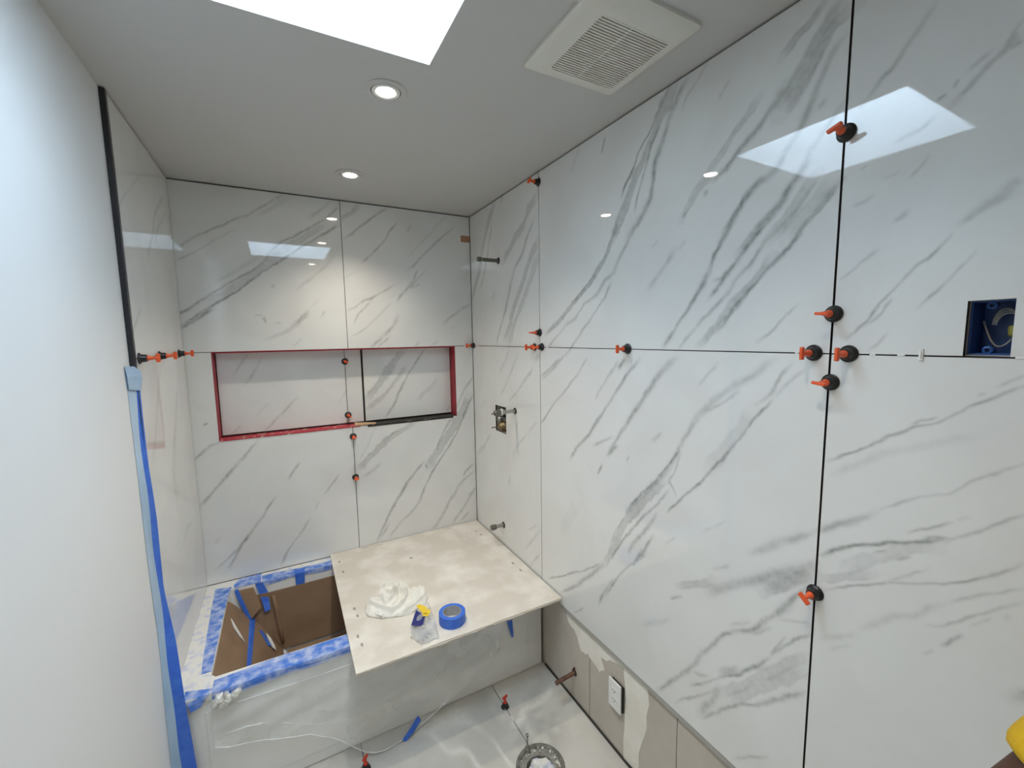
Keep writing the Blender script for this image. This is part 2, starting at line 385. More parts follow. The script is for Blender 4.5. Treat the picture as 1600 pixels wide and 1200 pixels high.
 'B': '''8 50 490 2455 430 2413 370 2368 324 2331 262 2306 212 2270 164 2243 116 2218 69 2184 28 2154
28 18 525 2451 415 2367 356 2329
6 30 270 2264 220 2228 159 2186 95 2138 53 2111 12 2085
8 55 749 2418 692 2367 632 2321 574 2282 524 2248 462 2213 419 2171 381 2117 344 2076 280 2034 201 1980 129 1928 70 1884 2 1837
10 65 751 2334 680 2283 614 2233 550 2194 494 2151 426 2100 365 2052 312 2011 253 1957 185 1911 109 1860 50 1816 2 1780
40 28 683 2326 553 2234 459 2167 385 2091 278 2003 198 1943 121 1891
18 25 716 2447 656 2396 590 2343
17 20 371 2141 295 2086 227 2038 166 1997
12 20 712 2160 636 2074 570 2016 512 1967
10 30 412 1989 397 1973
6 20 621 1923 580 1881
5 40 350 1838 316 1834
7 40 349 1825 365 1799
22 30 567 1861 533 1819 482 1792
7 30 435 1799 405 1795
8 30 649 1862 621 1820
17 55 148 1873 87 1826 27 1787 -3 1761
10 45 59 1871 -2 1836
24 25 559 1847 502 1787 439 1745 355 1705
11 25 528 1719 479 1669
6 35 357 1836 365 1795
27 33 863 2450 817 2400 773 2370 751 2349
10 45 1012 2457 956 2410 902 2370 856 2332 811 2290 767 2257
9 45 1062 2373 1021 2326 996 2278 947 2221 892 2171 860 2132
11 30 1146 2370 1116 2332
12 40 1405 2377 1341 2326 1279 2264 1226 2212 1174 2160 1114 2109
9 15 1363 2450 1247 2317 1109 2172
12 55 1172 2109 1144 2047 1101 1998 1067 1957 1046 1929
10 35 1230 2112 1169 2057 1135 2015 1101 1990
10 35 1185 2029 1134 2003
9 50 1030 2022 966 1977 895 1936 857 1927 804 1888 766 1865
9 40 902 1932 863 1889 824 1850 795 1789
9 30 1010 1916 936 1844 872 1782 825 1743 780 1721
20 42 1046 1837 1019 1781 970 1734 929 1695 881 1657
11 30 992 1718 919 1656
15 28 1515 1924 1434 1875 1369 1832 1313 1781
10 20 1403 1781 1375 1764
10 20 1171 1682 1136 1650
10 20 1292 1688 1247 1664
6 20 829 2092 762 2044
10 50 115 1199 77 1187 43 1153 4 1119
14 43 287 1186 257 1156 219 1107 177 1066 129 1013 87 966 46 920 11 881
10 55 471 1033 437 995 412 952
11 55 342 865 303 812 257 744 212 691 180 642 141 581 109 527
10 45 205 678 155 620 96 573 54 539
7 40 669 937 618 874 574 822
6 30 560 803 531 756
9 45 502 710 459 645 410 583 369 527 341 475
8 15 83 701 59 673
4 95 76 1302 59 1291
36 38 1127 1197 1070 1163 1006 1131 944 1100 897 1059 850 1019 797 965 771 946
10 40 1031 1168 968 1128 920 1079
21 33 899 965 861 932 800 895
9 22 889 1200 856 1127 816 1047 784 998
12 40 1520 1452 1455 1372 1399 1268 1361 1196 1307 1119 1270 1040 1251 993
54 36 1480 1320 1423 1207 1368 1128 1304 1044 1241 961 1196 884
11 55 1517 1334 1450 1221 1393 1092 1328 998 1265 923 1221 863 1185 802 1158 749 1131 700
14 45 1173 938 1122 888 1063 824 1012 752 987 724
6 70 1181 912 1192 885
17 40 1494 861 1447 825 1428 794
13 35 1512 815 1437 775 1390 731 1352 660
12 35 1513 699 1460 647
14 50 1054 801 1012 744 962 680 920 608 895 557 853 478
12 30 943 595 884 502
16 33 1166 764 1139 702 1104 651 1062 610 1004 573 930 491
17 42 1362 692 1315 623 1269 547 1224 496 1197 477
13 42 1513 690 1450 613 1393 545 1346 485
12 38 1467 547 1401 491''',
 'Q': '''47 38 1089 1638 1030 1561 980 1493 916 1419 860 1345
11 50 1227 1643 1175 1571 1123 1501 1080 1431 1044 1353 1009 1284 960 1225
24 30 1108 1542 1041 1458 975 1375 911 1325 849 1283
26 18 1313 1450 1233 1372 1164 1311
11 30 1386 1258 1358 1226
9 30 268 1639 211 1549 181 1517
11 30 332 1620 282 1528 241 1471
8 40 491 1395 418 1316 360 1259 311 1211
7 20 345 1367 280 1303
8 25 740 1408 701 1335
8 30 211 1258 166 1220''',
 'S': '''5 30 -436 2330 -519 2292 -602 2239 -707 2177 -787 2119
27 22 -115 2348 -212 2282 -314 2217 -370 2136 -429 2076 -493 2023
11 22 -83 2289 -198 2220 -305 2150 -367 2088
4 35 -556 1315 -714 1346
17 20 -334 1351 -405 1274
34 14 -464 1622 -549 1524 -637 1377 -710 1294
49 14 -223 1507 -348 1320 -442 1193 -433 1058
27 14 -184 878 -315 893 -416 856
13 28 -651 1820 -720 1779 -776 1741''',
}
def vnoise(x, y, seed=0):
    xi = np.floor(x).astype(np.int64); yi = np.floor(y).astype(np.int64); fx = x - xi; fy = y - yi
    fx = fx * fx * (3 - 2 * fx); fy = fy * fy * (3 - 2 * fy)
    def h(a, b):
        n = (a * 374761393 + b * 668265263 + seed * 1442695041) & 0xffffffff
        n = ((n ^ (n >> 13)) * 1274126177) & 0xffffffff
        return ((n ^ (n >> 16)) & 0xffff) / 65535.0
    return (h(xi, yi) * (1 - fx) + h(xi + 1, yi) * fx) * (1 - fy) + (h(xi, yi + 1) * (1 - fx) + h(xi + 1, yi + 1) * fx) * fy

def parse(k):
    out = []
    for ln in VEINS[k].strip().splitlines():
        q = [int(t) for t in ln.split()]
        out.append((q[0] / 1000, q[1] / 100, np.array(q[2:], float).reshape(-1, 2) / 1000))
    return out
STROKES = {k: parse(k) for k in VEINS}
# the run of wall behind the viewer carries the same kind of veining
STROKES['R'] += [(w, d, p + np.array([-0.95, 0.0])) for w, d, p in STROKES['R'] if p[:, 0].max() - 0.95 < -2.37]

def along(U, V, P):
    """distance to the polyline, signed side and arc length, all per point"""
    best = np.full(U.shape, 9.0); side = np.zeros(U.shape); arc = np.zeros(U.shape); s0 = 0.0
    for a, b in zip(P[:-1], P[1:]):
        t = b - a; L = math.hypot(*t)
        if L < 1e-6: continue
        t = t / L; du = U - a[0]; dv = V - a[1]
        s = np.clip(du * t[0] + dv * t[1], 0, L); ex = du - s * t[0]; ey = dv - s * t[1]
        d = np.hypot(ex, ey); m = d < best
        best = np.where(m, d, best); arc = np.where(m, s0 + s, arc); side = np.where(m, np.sign(ex * t[1] - ey * t[0]), side); s0 += L
    return best, side, arc, s0

def veins(U, V, key):
    u = U + .006 * (vnoise(U * 22, V * 22, 1) - .5) + .0035 * (vnoise(U * 70, V * 70, 2) - .5)
    v = V + .006 * (vnoise(U * 22, V * 22, 3) - .5) + .0035 * (vnoise(U * 70, V * 70, 4) - .5)
    clear = np.ones(U.shape)
    for i, (w, d, P) in enumerate(STROKES.get(key, [])):
        mg = w * 1.6 + .01; lo = P.min(0) - mg; hi = P.max(0) + mg
        ix = np.nonzero((u > lo[0]) & (u < hi[0]) & (v > lo[1]) & (v < hi[1]))[0]
        if not len(ix): continue
        dist, side, arc, L = along(u[ix], v[ix], P)
        sd = dist * side; hw = w * .5
        wv = hw * (.65 + .7 * vnoise(arc * 14, arc * 0 + i * 3.1, 5))
        wv = np.maximum(wv, .0021)
        if w < .022:
            prof = np.exp(-(dist / (wv + .0006)) ** 2 * 1.1); prof *= .6 + .8 * vnoise(arc * 20, sd * 60, 6 + i)
            k = 1.08
        else:
            wv = wv * (.8 + .45 * vnoise(arc * 45 + side * 9, arc * 0 + i, 15)); prof = 1 - np.clip((dist / (wv + .001) - .62) / .42, 0, 1); prof = prof * prof * (3 - 2 * prof)
            st = vnoise(sd * 170, arc * 9, 7 + i) * .6 + vnoise(sd * 60, arc * 5, 9 + i) * .4
            prof *= .6 + .65 * st
            edge = np.exp(-((sd - wv * .8) / .003) ** 2) * .5
            prof = prof + edge * (.3 + .7 * vnoise(arc * 16, arc * 0, 11 + i)); k = .95
        tp = min(.05, L * .3) + 1e-6
        prof *= np.clip(np.minimum(arc, L - arc) / tp + .25, 0, 1)
        clear[ix] *= 1 - np.clip(prof * d * k, 0, .95)
    return 1 - clear

def floor_veins(U, V):
    wu = U + .25 * (vnoise(U * 3, V * 3, 21) - .5) + .05 * (vnoise(U * 14, V * 14, 25) - .5); wv = V + .25 * (vnoise(U * 3, V * 3, 22) - .5) + .05 * (vnoise(U * 14, V * 14, 26) - .5)
    a = vnoise(wu * 5 + wv * 2.5, wv * 2 - wu, 23); b = np.exp(-((a - .5) / .03) ** 2) * np.clip(vnoise(U * 7, V * 7, 24) * 1.8 - .5, 0, 1)
    c = np.clip((vnoise(wu * 4, wv * 9, 27) - .45) * 1.6, 0, .5) * vnoise(U * 30, V * 30, 28)
    return np.clip(b * .9 + c, 0, 1)

def seg(*br):
    """coordinates from breakpoints: seg((0,.004),1.2,...) -> br alternates value, step, value, ..."""
    out = [np.array([br[0]])]
    for i in range(0, len(br) - 2, 2):
        a, st, b = br[i], br[i + 1], br[i + 2]; n = max(1, int(round(abs(b - a) / st))); out.append(np.linspace(a, b, n + 1)[1:])
    return np.concatenate(out)

MAPS = {'R': (lambda p: (lambda U, V, w: np.stack([U * 0 + p + w, U, V], 1))), 'B': (lambda p: (lambda U, V, w: np.stack([U, U * 0 + p + w, V], 1))),
        'S': (lambda p: (lambda U, V, w: np.stack([U * 0 + p - w, U, V], 1))), 'F': (lambda p: (lambda U, V, w: np.stack([U, V, U * 0 + p - w], 1))),
        'T': (lambda p: (lambda U, V, w: np.stack([U, V, U * 0 + p + w], 1)))}

def plate(name, kind, plane, us, vs, m, parent=None, thick=.011, holes=(), hole_fn=None, vein=None):
    """a slab with its face on the plane (w runs away from the room) and with openings cut out of it"""
    nu, nv = len(us), len(vs); U, V = np.meshgrid(us, vs, indexing='ij'); U = U.ravel(); V = V.ravel()
    mp = MAPS[kind](plane)
    I, J = np.meshgrid(np.arange(nu - 1), np.arange(nv - 1), indexing='ij'); I = I.ravel(); J = J.ravel()
    cu = (us[I] + us[I + 1]) / 2; cv = (vs[J] + vs[J + 1]) / 2
    keep = np.ones(len(I), bool)
    for (a, b, c, d) in holes: keep &= ~((cu > a) & (cu < b) & (cv > c) & (cv < d))
    if hole_fn is not None: keep &= ~hole_fn(cu, cv)
    I = I[keep]; J = J[keep]
    q = np.stack([I * nv + J, (I + 1) * nv + J, (I + 1) * nv + J + 1, I * nv + J + 1], 1)
    # border edges (used once) get a side wall back to the rear
    ed = np.concatenate([q[:, [0, 1]], q[:, [1, 2]], q[:, [2, 3]], q[:, [3, 0]]])
    key = np.sort(ed, 1); key = key[:, 0].astype(np.int64) * (nu * nv) + key[:, 1]
    _, inv, cnt = np.unique(key, return_inverse=True, return_counts=True)
    be = ed[cnt[inv] == 1]
    ids = np.unique(be); back = np.full(nu * nv, -1); back[ids] = np.arange(len(ids)) + 0
    used = np.unique(q); remap = np.full(nu * nv, -1); remap[used] = np.arange(len(used))
    nf = len(used)
    front = mp(U[used], V[used], 0.0); rear = mp(U[ids], V[ids], thick)
    sides = np.stack([remap[be[:, 1]], remap[be[:, 0]], nf + back[be[:, 0]], nf + back[be[:, 1]]], 1)
    verts = np.concatenate([front, rear]); faces = np.concatenate([remap[q], sides])
    if kind in ('S', 'B', 'T'): faces = faces[:, ::-1]
    me = bpy.data.meshes.new(name)
    me.vertices.add(len(verts)); me.vertices.foreach_set('co', verts.astype(np.float32).ravel())
    me.loops.add(faces.size); me.loops.foreach_set('vertex_index', faces.astype(np.int32).ravel())
    me.polygons.add(len(faces)); me.polygons.foreach_set('loop_start', np.arange(0, faces.size, 4, dtype=np.int32))
    me.polygons.foreach_set('loop_total', np.full(len(faces), 4, dtype=np.int32))
    me.update(calc_edges=True); me.validate()
    if vein is not None:
        val = floor_veins(U[used], V[used]) if vein == 'floor' else veins(U[used], V[used], vein)
        at = me.attributes.new('vein', 'FLOAT', 'POINT'); at.data.foreach_set('value', np.concatenate([val, np.zeros(len(rear))]).astype(np.float32))
    me.materials.append(M[m])
    me.polygons.foreach_set('use_smooth', np.zeros(len(faces), dtype=bool))
    if m == 'tile':
        me.materials.append(M['tile_body']); mi = np.zeros(len(faces), dtype=np.int32); mi[len(q):] = 1; me.polygons.foreach_set('material_index', mi)
    o = bpy.data.objects.new(name, me); C.objects.link(o)
    if parent: o.parent = parent
    return o

# ================================================================== SETTING
ZJ = 1.6525; J = .0015; Y1 = -.819; Y2 = -2.0545; XB = .756; ZT = .4305; TOP = 2.4555; RIM = .458
NX0, NX1, NZ0, ND = .121, 1.392, 1.207, .085
EB = (-2.326, -2.268, 1.6555, 1.753)          # electrical box opening
VH = (-.452, -.318, 1.153, 1.307)             # valve opening

# right wall: backer board, thinset bed behind the tiles, tiles
wr = struct(plate('wall_right', 'R', W + .012, seg(YF, 1, EB[0], 1, EB[1], 1, VH[0], 1, VH[1], 1, .2), seg(-.1, 1, VH[2], 1, VH[3], 1, EB[2], 1, EB[3], 1, 2.6), 'backer', thick=.10,
                  holes=[(EB[0], EB[1], EB[2], EB[3]), (VH[0], VH[1], VH[2], VH[3])]))
bed = seg(YF, 1, EB[0] - .002, 1, EB[1] + .002, 1, VH[0] - .01, 1, VH[1] + .01, 1, -.004)
plate('thinset_bed', 'R', W + .0085, bed, seg(ZT + .012, 1, VH[2] - .01, 1, VH[3] + .01, 1, EB[2] - .0015, 1, EB[3] + .002, 1, TOP - .004), 'thinset', wr, thick=.003,
      holes=[(EB[0] - .002, EB[1] + .002, EB[2] - .0015, EB[3] + .002), (VH[0] - .01, VH[1] + .01, VH[2] - .01, VH[3] + .01)])
FN = .0035; FV = .0026
plate('tile', 'R', W, seg(Y1 + J, .0055, VH[0], .0055, VH[1], .0055, -.003), seg(RIM + .003, .0055, VH[2], .0055, VH[3], .0055, ZJ - J), 'tile', wr, holes=[VH], vein='R')
plate('tile', 'R', W, seg(Y1 + J, .0055, -.003), seg(ZJ + J, .0055, TOP), 'tile', wr, vein='R')
plate('tile', 'R', W, seg(Y2 + .0024, FN, Y1 - J), seg(ZT, FN, ZJ - J), 'tile', wr, vein='R')
plate('tile', 'R', W, seg(Y2 + .0024, FN, Y1 - J), seg(ZJ + J, FN, TOP), 'tile', wr, vein='R')
plate('tile', 'R', W, seg(YF + .003, .012, -2.42, .0022, Y2 - .0024), seg(ZT, FV, ZJ - J), 'tile', wr, vein='R')
plate('tile', 'R', W, seg(YF + .003, .012, -2.42, .0025, EB[0], .0025, EB[1], .0025, Y2 - .0024), seg(ZJ + J, FV, EB[2], FV, EB[3], FV, TOP), 'tile', wr,
      holes=[(EB[0], EB[1], ZJ - .01, EB[3])], vein='R')
obj('ledger_strip', G().box((W + .002, YF, ZT - .02), (W + .012, -.985, ZT - .001)), 'ledger', wr)
# plaster left on the bare strip under the tiles
fR = lambda y, z, w: (W + .012 - w, y, z)
p1 = [(-1.012, .407), (-1.029, .362), (-1.06, .35), (-1.075, .352), (-1.101, .328), (-1.118, .29), (-1.127, .278), (-1.150, .287), (-1.164, .283), (-1.174, .300), (-1.190, .290), (-1.225, .283), (-1.257, .270), (-1.268, .288), (-1.289, .300), (-1.275, .322), (-1.262, .344), (-1.30, .352), (-1.32, .372), (-1.345, .380), (-1.37, .389), (-1.40, .394), (-1.40, .410)]
p2 = [(-1.399, .410), (-1.403, .36), (-1.416, .27), (-1.408, .2), (-1.409, .144), (-1.403, .08), (-1.406, .005), (-1.467, .012), (-1.489, .044), (-1.487, .1), (-1.500, .153), (-1.512, .19), (-1.524, .238), (-1.522, .29), (-1.534, .345), (-1.524, .410)]
obj('plaster_patch', G().prism(p1, fR, .0012), 'plaster', wr); obj('plaster_patch', G().prism(p2, fR, .0012), 'plaster', wr)
p3 = [(-1.40, .395), (-1.30, .37), (-1.272, .335), (-1.29, .30), (-1.33, .325), (-1.40, .335)]
for yy in (-1.19, -1.66): obj('board_seam', G().box((W + .0115, yy, .004), (W + .0135, yy + .002, ZT - .02)), 'thinset', wr)
obj('floor_gap', G().box((W + .004, YF, -.002), (W + .0125, -.83, .006)), 'thinset', wr)

# back wall with the niche
wb = struct(plate('wall_back', 'B', .012, seg(-.1, 1, NX0 - .01, 1, NX1 + .01, 1, W + .1), seg(-.1, 1, NZ0 - .01, 1, ZJ + .004, 1, 2.6), 'thinset', thick=.16, holes=[(NX0 - .01, NX1 + .01, NZ0 - .01, ZJ + .004)]))
nh = (NX0 - .004, NX1 + .004, NZ0 - .004, 2)
bz = seg(RIM + .003, .0045, NZ0 - .004, .0045, ZJ - J)
plate('tile', 'B', 0, seg(.003, .0045, NX0 - .004, .0045, XB - J), bz, 'tile', wb, holes=[nh], vein='B')
plate('tile', 'B', 0, seg(XB + J, .0045, NX1 + .004, .0045, W - .003), bz, 'tile', wb, holes=[nh], vein='B')
plate('tile', 'B', 0, seg(.003, .0045, XB - J), seg(ZJ + J, .0045, TOP), 'tile', wb, vein='B')
plate('tile', 'B', 0, seg(XB + J, .0045, W - .003), seg(ZJ + J, .0045, TOP), 'tile', wb, vein='B')
nz = seg(NZ0 + .008, .006, ZJ - .004)
plate('tile', 'B', ND, seg(NX0 + .004, .006, XB - .013), nz, 'tile', wb, vein='Q')
plate('tile', 'B', ND, seg(XB - .010, .006, .8335), nz, 'tile', wb, vein='Q')
plate('tile', 'B', ND, seg(.845, .006, NX1 - .003), nz, 'tile', wb, vein='Q')
obj('niche_back', G().box((NX0 - .01, ND + .012, NZ0 - .01), (NX1 + .01, ND + .03, ZJ + .004)), 'thinset', wb)
obj('niche_side', G().box((NX0 - .010, .0005, NZ0 - .002), (NX0, ND + .012, ZJ)), 'membrane', wb)
obj('niche_side', G().box((NX1, .0005, NZ0 - .002), (NX1 + .010, ND + .012, ZJ)), 'membrane', wb)
obj('niche_top', G().box((NX0, .003, ZJ - .007), (NX1, ND + .012, ZJ + .003)), 'membrane', wb)
def ragged(x0, x1, y, zb, zt, amp, seed):
    rr = random.Random(seed); P = [[], []]; n = int((x1 - x0) / .012)
    for i in range(n + 1):
        x = x0 + (x1 - x0) * i / n; P[0].append((x, y, zb)); P[1].append((x, y, zt + amp * (rr.random() - .5)))
    return P
g = G().box((NX0, .001, NZ0 - .008), (.83, ND + .012, NZ0 - .0015)); g.sheet(ragged(NX0, .80, -.0008, NZ0 - .0065, NZ0 - .0015, .0025, 1), .0016, (0, -1, 0))
obj('niche_sill', g, 'sill', wb)
g = G().box((.83, .002, NZ0 - .010), (NX1, ND + .012, NZ0 - .004)); g.sheet(ragged(.84, NX1 - .02, -.0004, NZ0 - .014, NZ0 - .003, .005, 2), .0006, (0, -1, 0))
obj('niche_sill', g, 'thinset', wb)

# left wall: drywall, tiles, dark edge trim
wl = struct(plate('wall_left', 'S', -.002, seg(YF, 1, .2), seg(-.1, 1, 2.6), 'paint', thick=.1))
plate('thinset_bed', 'S', -.0005, seg(-.782, 1, -.004), seg(RIM + .02, 1, TOP), 'thinset', wl, thick=.001)
plate('tile', 'S', .010, seg(-.781, .007, -.003), seg(RIM + .003, .007, ZJ - J), 'tile', wl, thick=.009, vein='S')
plate('tile', 'S', .010, seg(-.781, .007, -.003), seg(ZJ + J, .007, TOP), 'tile', wl, thick=.009, vein='S')
tr = struct(obj('trim_1', G().box((-.0015, -.800, .47), (.0125, -.7815, 2.459)), 'darktrim'))

# floor
wfz = 0.0
fl = struct(plate('floor', 'F', -.011, seg(-.1, 1, 1.125, 1, 1.325, 1, W + .1), seg(YF - .1, 1, -1.365, 1, -1.165, 1, .2), 'thinset', thick=.1, holes=[(1.125, 1.325, -1.365, -1.165)]))
FX, FY, FR = 1.222, -1.268, .094
hole = lambda a, b: (a - FX) ** 2 + (b - FY) ** 2 < FR ** 2
xs = [(.0, .6085), (.6115, 1.2245), (1.2275, W + .006)]
for a, b in xs:
    near = b > 1.2
    plate('tile', 'F', 0, seg(a, .008 if not near else .006, b), seg(-1.995, .02, -1.45, .006, -.79), 'floor_tile', fl, thick=.010, hole_fn=hole if near else None, vein='floor')
    plate('tile', 'F', 0, seg(a, .03, b), seg(YF, .03, -1.998), 'floor_tile', fl, thick=.010, vein='floor')

# ceiling with the skylight well
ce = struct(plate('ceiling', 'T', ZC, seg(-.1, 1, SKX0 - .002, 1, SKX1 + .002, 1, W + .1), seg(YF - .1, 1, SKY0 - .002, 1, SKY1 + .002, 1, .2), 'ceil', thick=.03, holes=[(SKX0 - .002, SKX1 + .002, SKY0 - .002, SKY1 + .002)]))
g = G(); T_ = .03; zt = ZC + SKH
g.box((SKX0 - T_, SKY0 - T_, ZC + .0002), (SKX0, SKY1 + T_, zt)); g.box((SKX1, SKY0 - T_, ZC + .0002), (SKX1 + T_, SKY1 + T_, zt))
g.box((SKX0, SKY0 - T_, ZC + .0002), (SKX1, SKY0, zt)); g.box((SKX0, SKY1, ZC + .0002), (SKX1, SKY1 + T_, zt))
obj('skylight_shaft', g, 'shaft', ce)
# slab over the rest of the ceiling keeps the room dark outside the well
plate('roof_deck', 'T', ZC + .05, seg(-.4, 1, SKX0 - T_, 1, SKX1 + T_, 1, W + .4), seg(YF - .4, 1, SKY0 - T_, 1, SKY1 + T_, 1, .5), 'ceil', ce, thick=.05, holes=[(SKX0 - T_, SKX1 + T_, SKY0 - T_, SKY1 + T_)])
wn = bpy.data.objects.new('window_1', None); C.objects.link(wn); struct(wn)
g = G(); fw = .02
g.box((SKX0 - T_, SKY0 - T_, zt), (SKX0 + fw * .2, SKY1 + T_, zt + .03)); g.box((SKX1 - fw * .2, SKY0 - T_, zt), (SKX1 + T_, SKY1 + T_, zt + .03))
g.box((SKX0, SKY0 - T_, zt), (SKX1, SKY0 + fw * .2, zt + .03)); g.box((SKX0, SKY1 - fw * .2, zt), (SKX1, SKY1 + T_, zt + .03))
obj('window_frame', g, 'white_pl', wn)
gm = bpy.data.materials.new('skylight_glass'); gm.use_nodes = True; nt = gm.node_tree
t = nt.nodes.new('ShaderNodeBsdfTransparent'); t.inputs[0].default_value = (.96, .98, 1, 1); gl = nt.nodes.new('ShaderNodeBsdfGlossy'); gl.inputs['Roughness'].default_value = .05
x = nt.nodes.new('ShaderNodeMixShader'); x.inputs[0].default_value = .06
nt.links.new(t.outputs[0], x.inputs[1]); nt.links.new(gl.outputs[0], x.inputs[2]); nt.links.new(x.outputs[0], nt.nodes['Material Output'].inputs[0])
obj('pane', G().box((SKX0 - .01, SKY0 - .01, zt + .012), (SKX1 + .01, SKY1 + .01, zt + .018)), gm, wn)

# wall behind the viewer, with a door
wf = struct(obj('wall_front', G().box((-.1, YF - .1, -.1), (W + .1, YF, 2.6)), 'paint'))
d1 = bpy.data.objects.new('door_1', None); C.objects.link(d1); struct(d1)
obj('door_slab', G().box((.12, YF + .001, .012), (.90, YF + .035, 2.03)), 'door', d1, bevel=.003)
for z0, z1 in ((.25, .95), (1.1, 1.85)):
    obj('door_panel', G().box((.24, YF + .035, z0), (.78, YF + .041, z1)), 'door', d1, bevel=.004)
obj('door_handle', G().lathe([(.026, 0), (.026, .006), (.01, .008), (.01, .035), (.026, .04), (.03, .055), (.02, .07), (.004, .072)], (.84, YF + .035, 1.0), (0, 1, 0)), 'chrome', d1, True)
obj('door_frame', G().box((.05, YF + .0005, 0.001), (.115, YF + .02, 2.10)).box((.905, YF + .0005, 0.001), (.97, YF + .02, 2.10)).box((.115, YF + .0005, 2.035), (.905, YF + .02, 2.10)), 'door', d1)
# ================================================================== BATHTUB
tub = thing('bathtub', 'white alcove bathtub masked with blue tape, half covered by a cement board', 'bathtub')
BX0, BX1, BY0, BY1 = .112, 1.40, -.738, -.102
plate('deck', 'F', RIM, seg(.004, 1, BX0, 1, BX1, 1, W - .004), seg(-.822, 1, BY0, 1, BY1, 1, -.002), 'tub', tub, thick=.022, holes=[(BX0, BX1, BY0, BY1)])
obj('apron', G().box((.004, -.814, .002), (W - .004, -.800, RIM - .0222)), 'tub', tub, bevel=.003)
obj('apron_panel', G().box((.10, -.8165, .05), (W - .09, -.814, RIM - .07)), 'tub', tub, bevel=.002)
rim2 = [(BX0 + .11, BY0 + .06), (BX1 - .08, BY0 + .06), (BX1 - .08, BY1 - .05), (BX0 + .11, BY1 - .05)]
rim1 = [(BX0, BY0), (BX1, BY0), (BX1, BY1), (BX0, BY1)]
g = G(); P = []
for t in (0, .15, .4, .8, 1):
    k = t ** 1.2; row = [(a[0] + (b[0] - a[0]) * k, a[1] + (b[1] - a[1]) * k, RIM - .002 - (RIM - .07) * t) for a, b in zip(rim1, rim2)]; P.append(row + [row[0]])
g.sheet(P); n = len(g.v); g.f.append((n - 5, n - 4, n - 3, n - 2))
obj('basin', g, 'tub', tub)

# cardboard liner in the tub: each sheet a thing
def quad_sheet(a, b, c, d, n=8, wav=.004, seed=0):
    a, b, c, d = map(Vector, (a, b, c, d)); rr = random.Random(seed); ph = rr.random() * 6; P = []
    nrm = (b - a).cross(d - a).normalized()
    for i in range(n + 1):
        row = []
        for j in range(n + 1):
            s, t = i / n, j / n; p = (a * (1 - t) + b * t) * (1 - s) + (d * (1 - t) + c * t) * s
            row.append(tuple(p + nrm * wav * math.sin(ph + 5 * s + 3.3 * t) * math.sin(math.pi * s) ))
        P.append(row)
    return P, nrm
def card(label, a, b, c, d, seed, wav=.004):
    P, nrm = quad_sheet(a, b, c, d, 8, wav, seed)
    return tag(obj('cardboard_sheet', G().sheet(P, .003, nrm), 'card', None), label, 'cardboard', 'cardboard lining the tub')
c1 = card('upper brown cardboard sheet sloping down from the left rim of the tub', (.114, -.19, .448), (.114, -.728, .448), (.203, -.66, .303), (.196, -.135, .303), 1)
c2 = card('lower brown cardboard sheet below the taped seam at the left end of the tub', (.204, -.135, .296), (.208, -.66, .296), (.352, -.64, .092), (.330, -.160, .092), 2)
c3 = card('brown cardboard sheet standing against the far side inside the tub', (.287, -.118, .402), (.92, -.118, .402), (.92, -.158, .094), (.336, -.158, .094), 3, .003)
c4 = card('brown cardboard sheet lying flat on the bottom of the tub', (.348, -.165, .087), (1.26, -.165, .087), (1.26, -.655, .087), (.360, -.655, .087), 4, .002)
c6 = card('narrow brown cardboard piece bridging the far left corner inside the tub', (.218, -.1185, .405), (.2865, -.1185, .403), (.335, -.157, .094), (.206, -.138, .292), 6, .002)
c5 = card('small brown cardboard flap in the far left corner of the tub', (.140, -.100, .452), (.214, -.100, .452), (.248, -.150, .352), (.200, -.165, .312), 5, .003)
# a rolled fold and white lumps for mortar drips and painted highlights on the cardboard
obj('fold', G().tube([(.303, -.128, .385), (.312, -.133, .30), (.322, -.142, .2), (.330, -.152, .125)], [.008, .012, .013, .009], 8), 'card', c3, True)
def white_lump(parent, pts, w):
    obj('drip_and_glint', G().tube(pts, [w * .3] + [w] * (len(pts) - 2) + [w * .3], 6), 'smear', parent, True)
white_lump(c3, [(.365, -.116, .375), (.366, -.117, .355), (.371, -.118, .335), (.374, -.119, .328)], .006)
white_lump(c1, [(.135, -.30, .42), (.150, -.335, .396), (.170, -.36, .362), (.190, -.375, .327)], .006)
white_lump(c2, [(.262, -.19, .228), (.275, -.215, .209), (.292, -.25, .184), (.302, -.262, .169)], .008)
white_lump(c2, [(.335, -.21, .125), (.338, -.23, .118), (.345, -.25, .108)], .009)
white_lump(c2, [(.285, -.38, .192), (.30, -.40, .171), (.318, -.415, .145)], .005)

# ------------------------------------------------------------------ masking tape strips
def strip(name, label, P, m='tape_dust', off=(0, 0, 1), th=.0008, cat='tape', group='blue masking tape on the tub'):
    return tag(obj(name, G().sheet(P, th, off), m), label, cat, group)
def lerp_row(a, b, n=10):
    a, b = Vector(a), Vector(b); return [tuple(a + (b - a) * i / n) for i in range(n + 1)]
Z = RIM + .001
def wob(P, amp, seed, ax=2):
    rr = random.Random(seed); Q = []
    for row in P:
        r2 = []
        for p in row:
            p = list(p); p[ax] += amp * rr.random(); r2.append(tuple(p))
        Q.append(r2)
    return Q
left_o = [(.050, -.055), (.053, -.15), (.058, -.30), (.064, -.45), (.070, -.58), (.078, -.70)]
left_i = [(.122, -.075), (.115, -.16), (.111, -.30), (.110, -.45), (.110, -.58), (.110, -.70)]
strip('masking_tape', 'mortar-smeared blue tape along the left rim of the tub', [[(a, b, Z) for a, b in left_o], [((a + c) / 2, (b + d) / 2, Z + .0006) for (a, b), (c, d) in zip(left_o, left_i)], [(a, b, Z) for a, b in left_i]])
xsr = [.125 + .085 * i for i in range(16)]
P = []
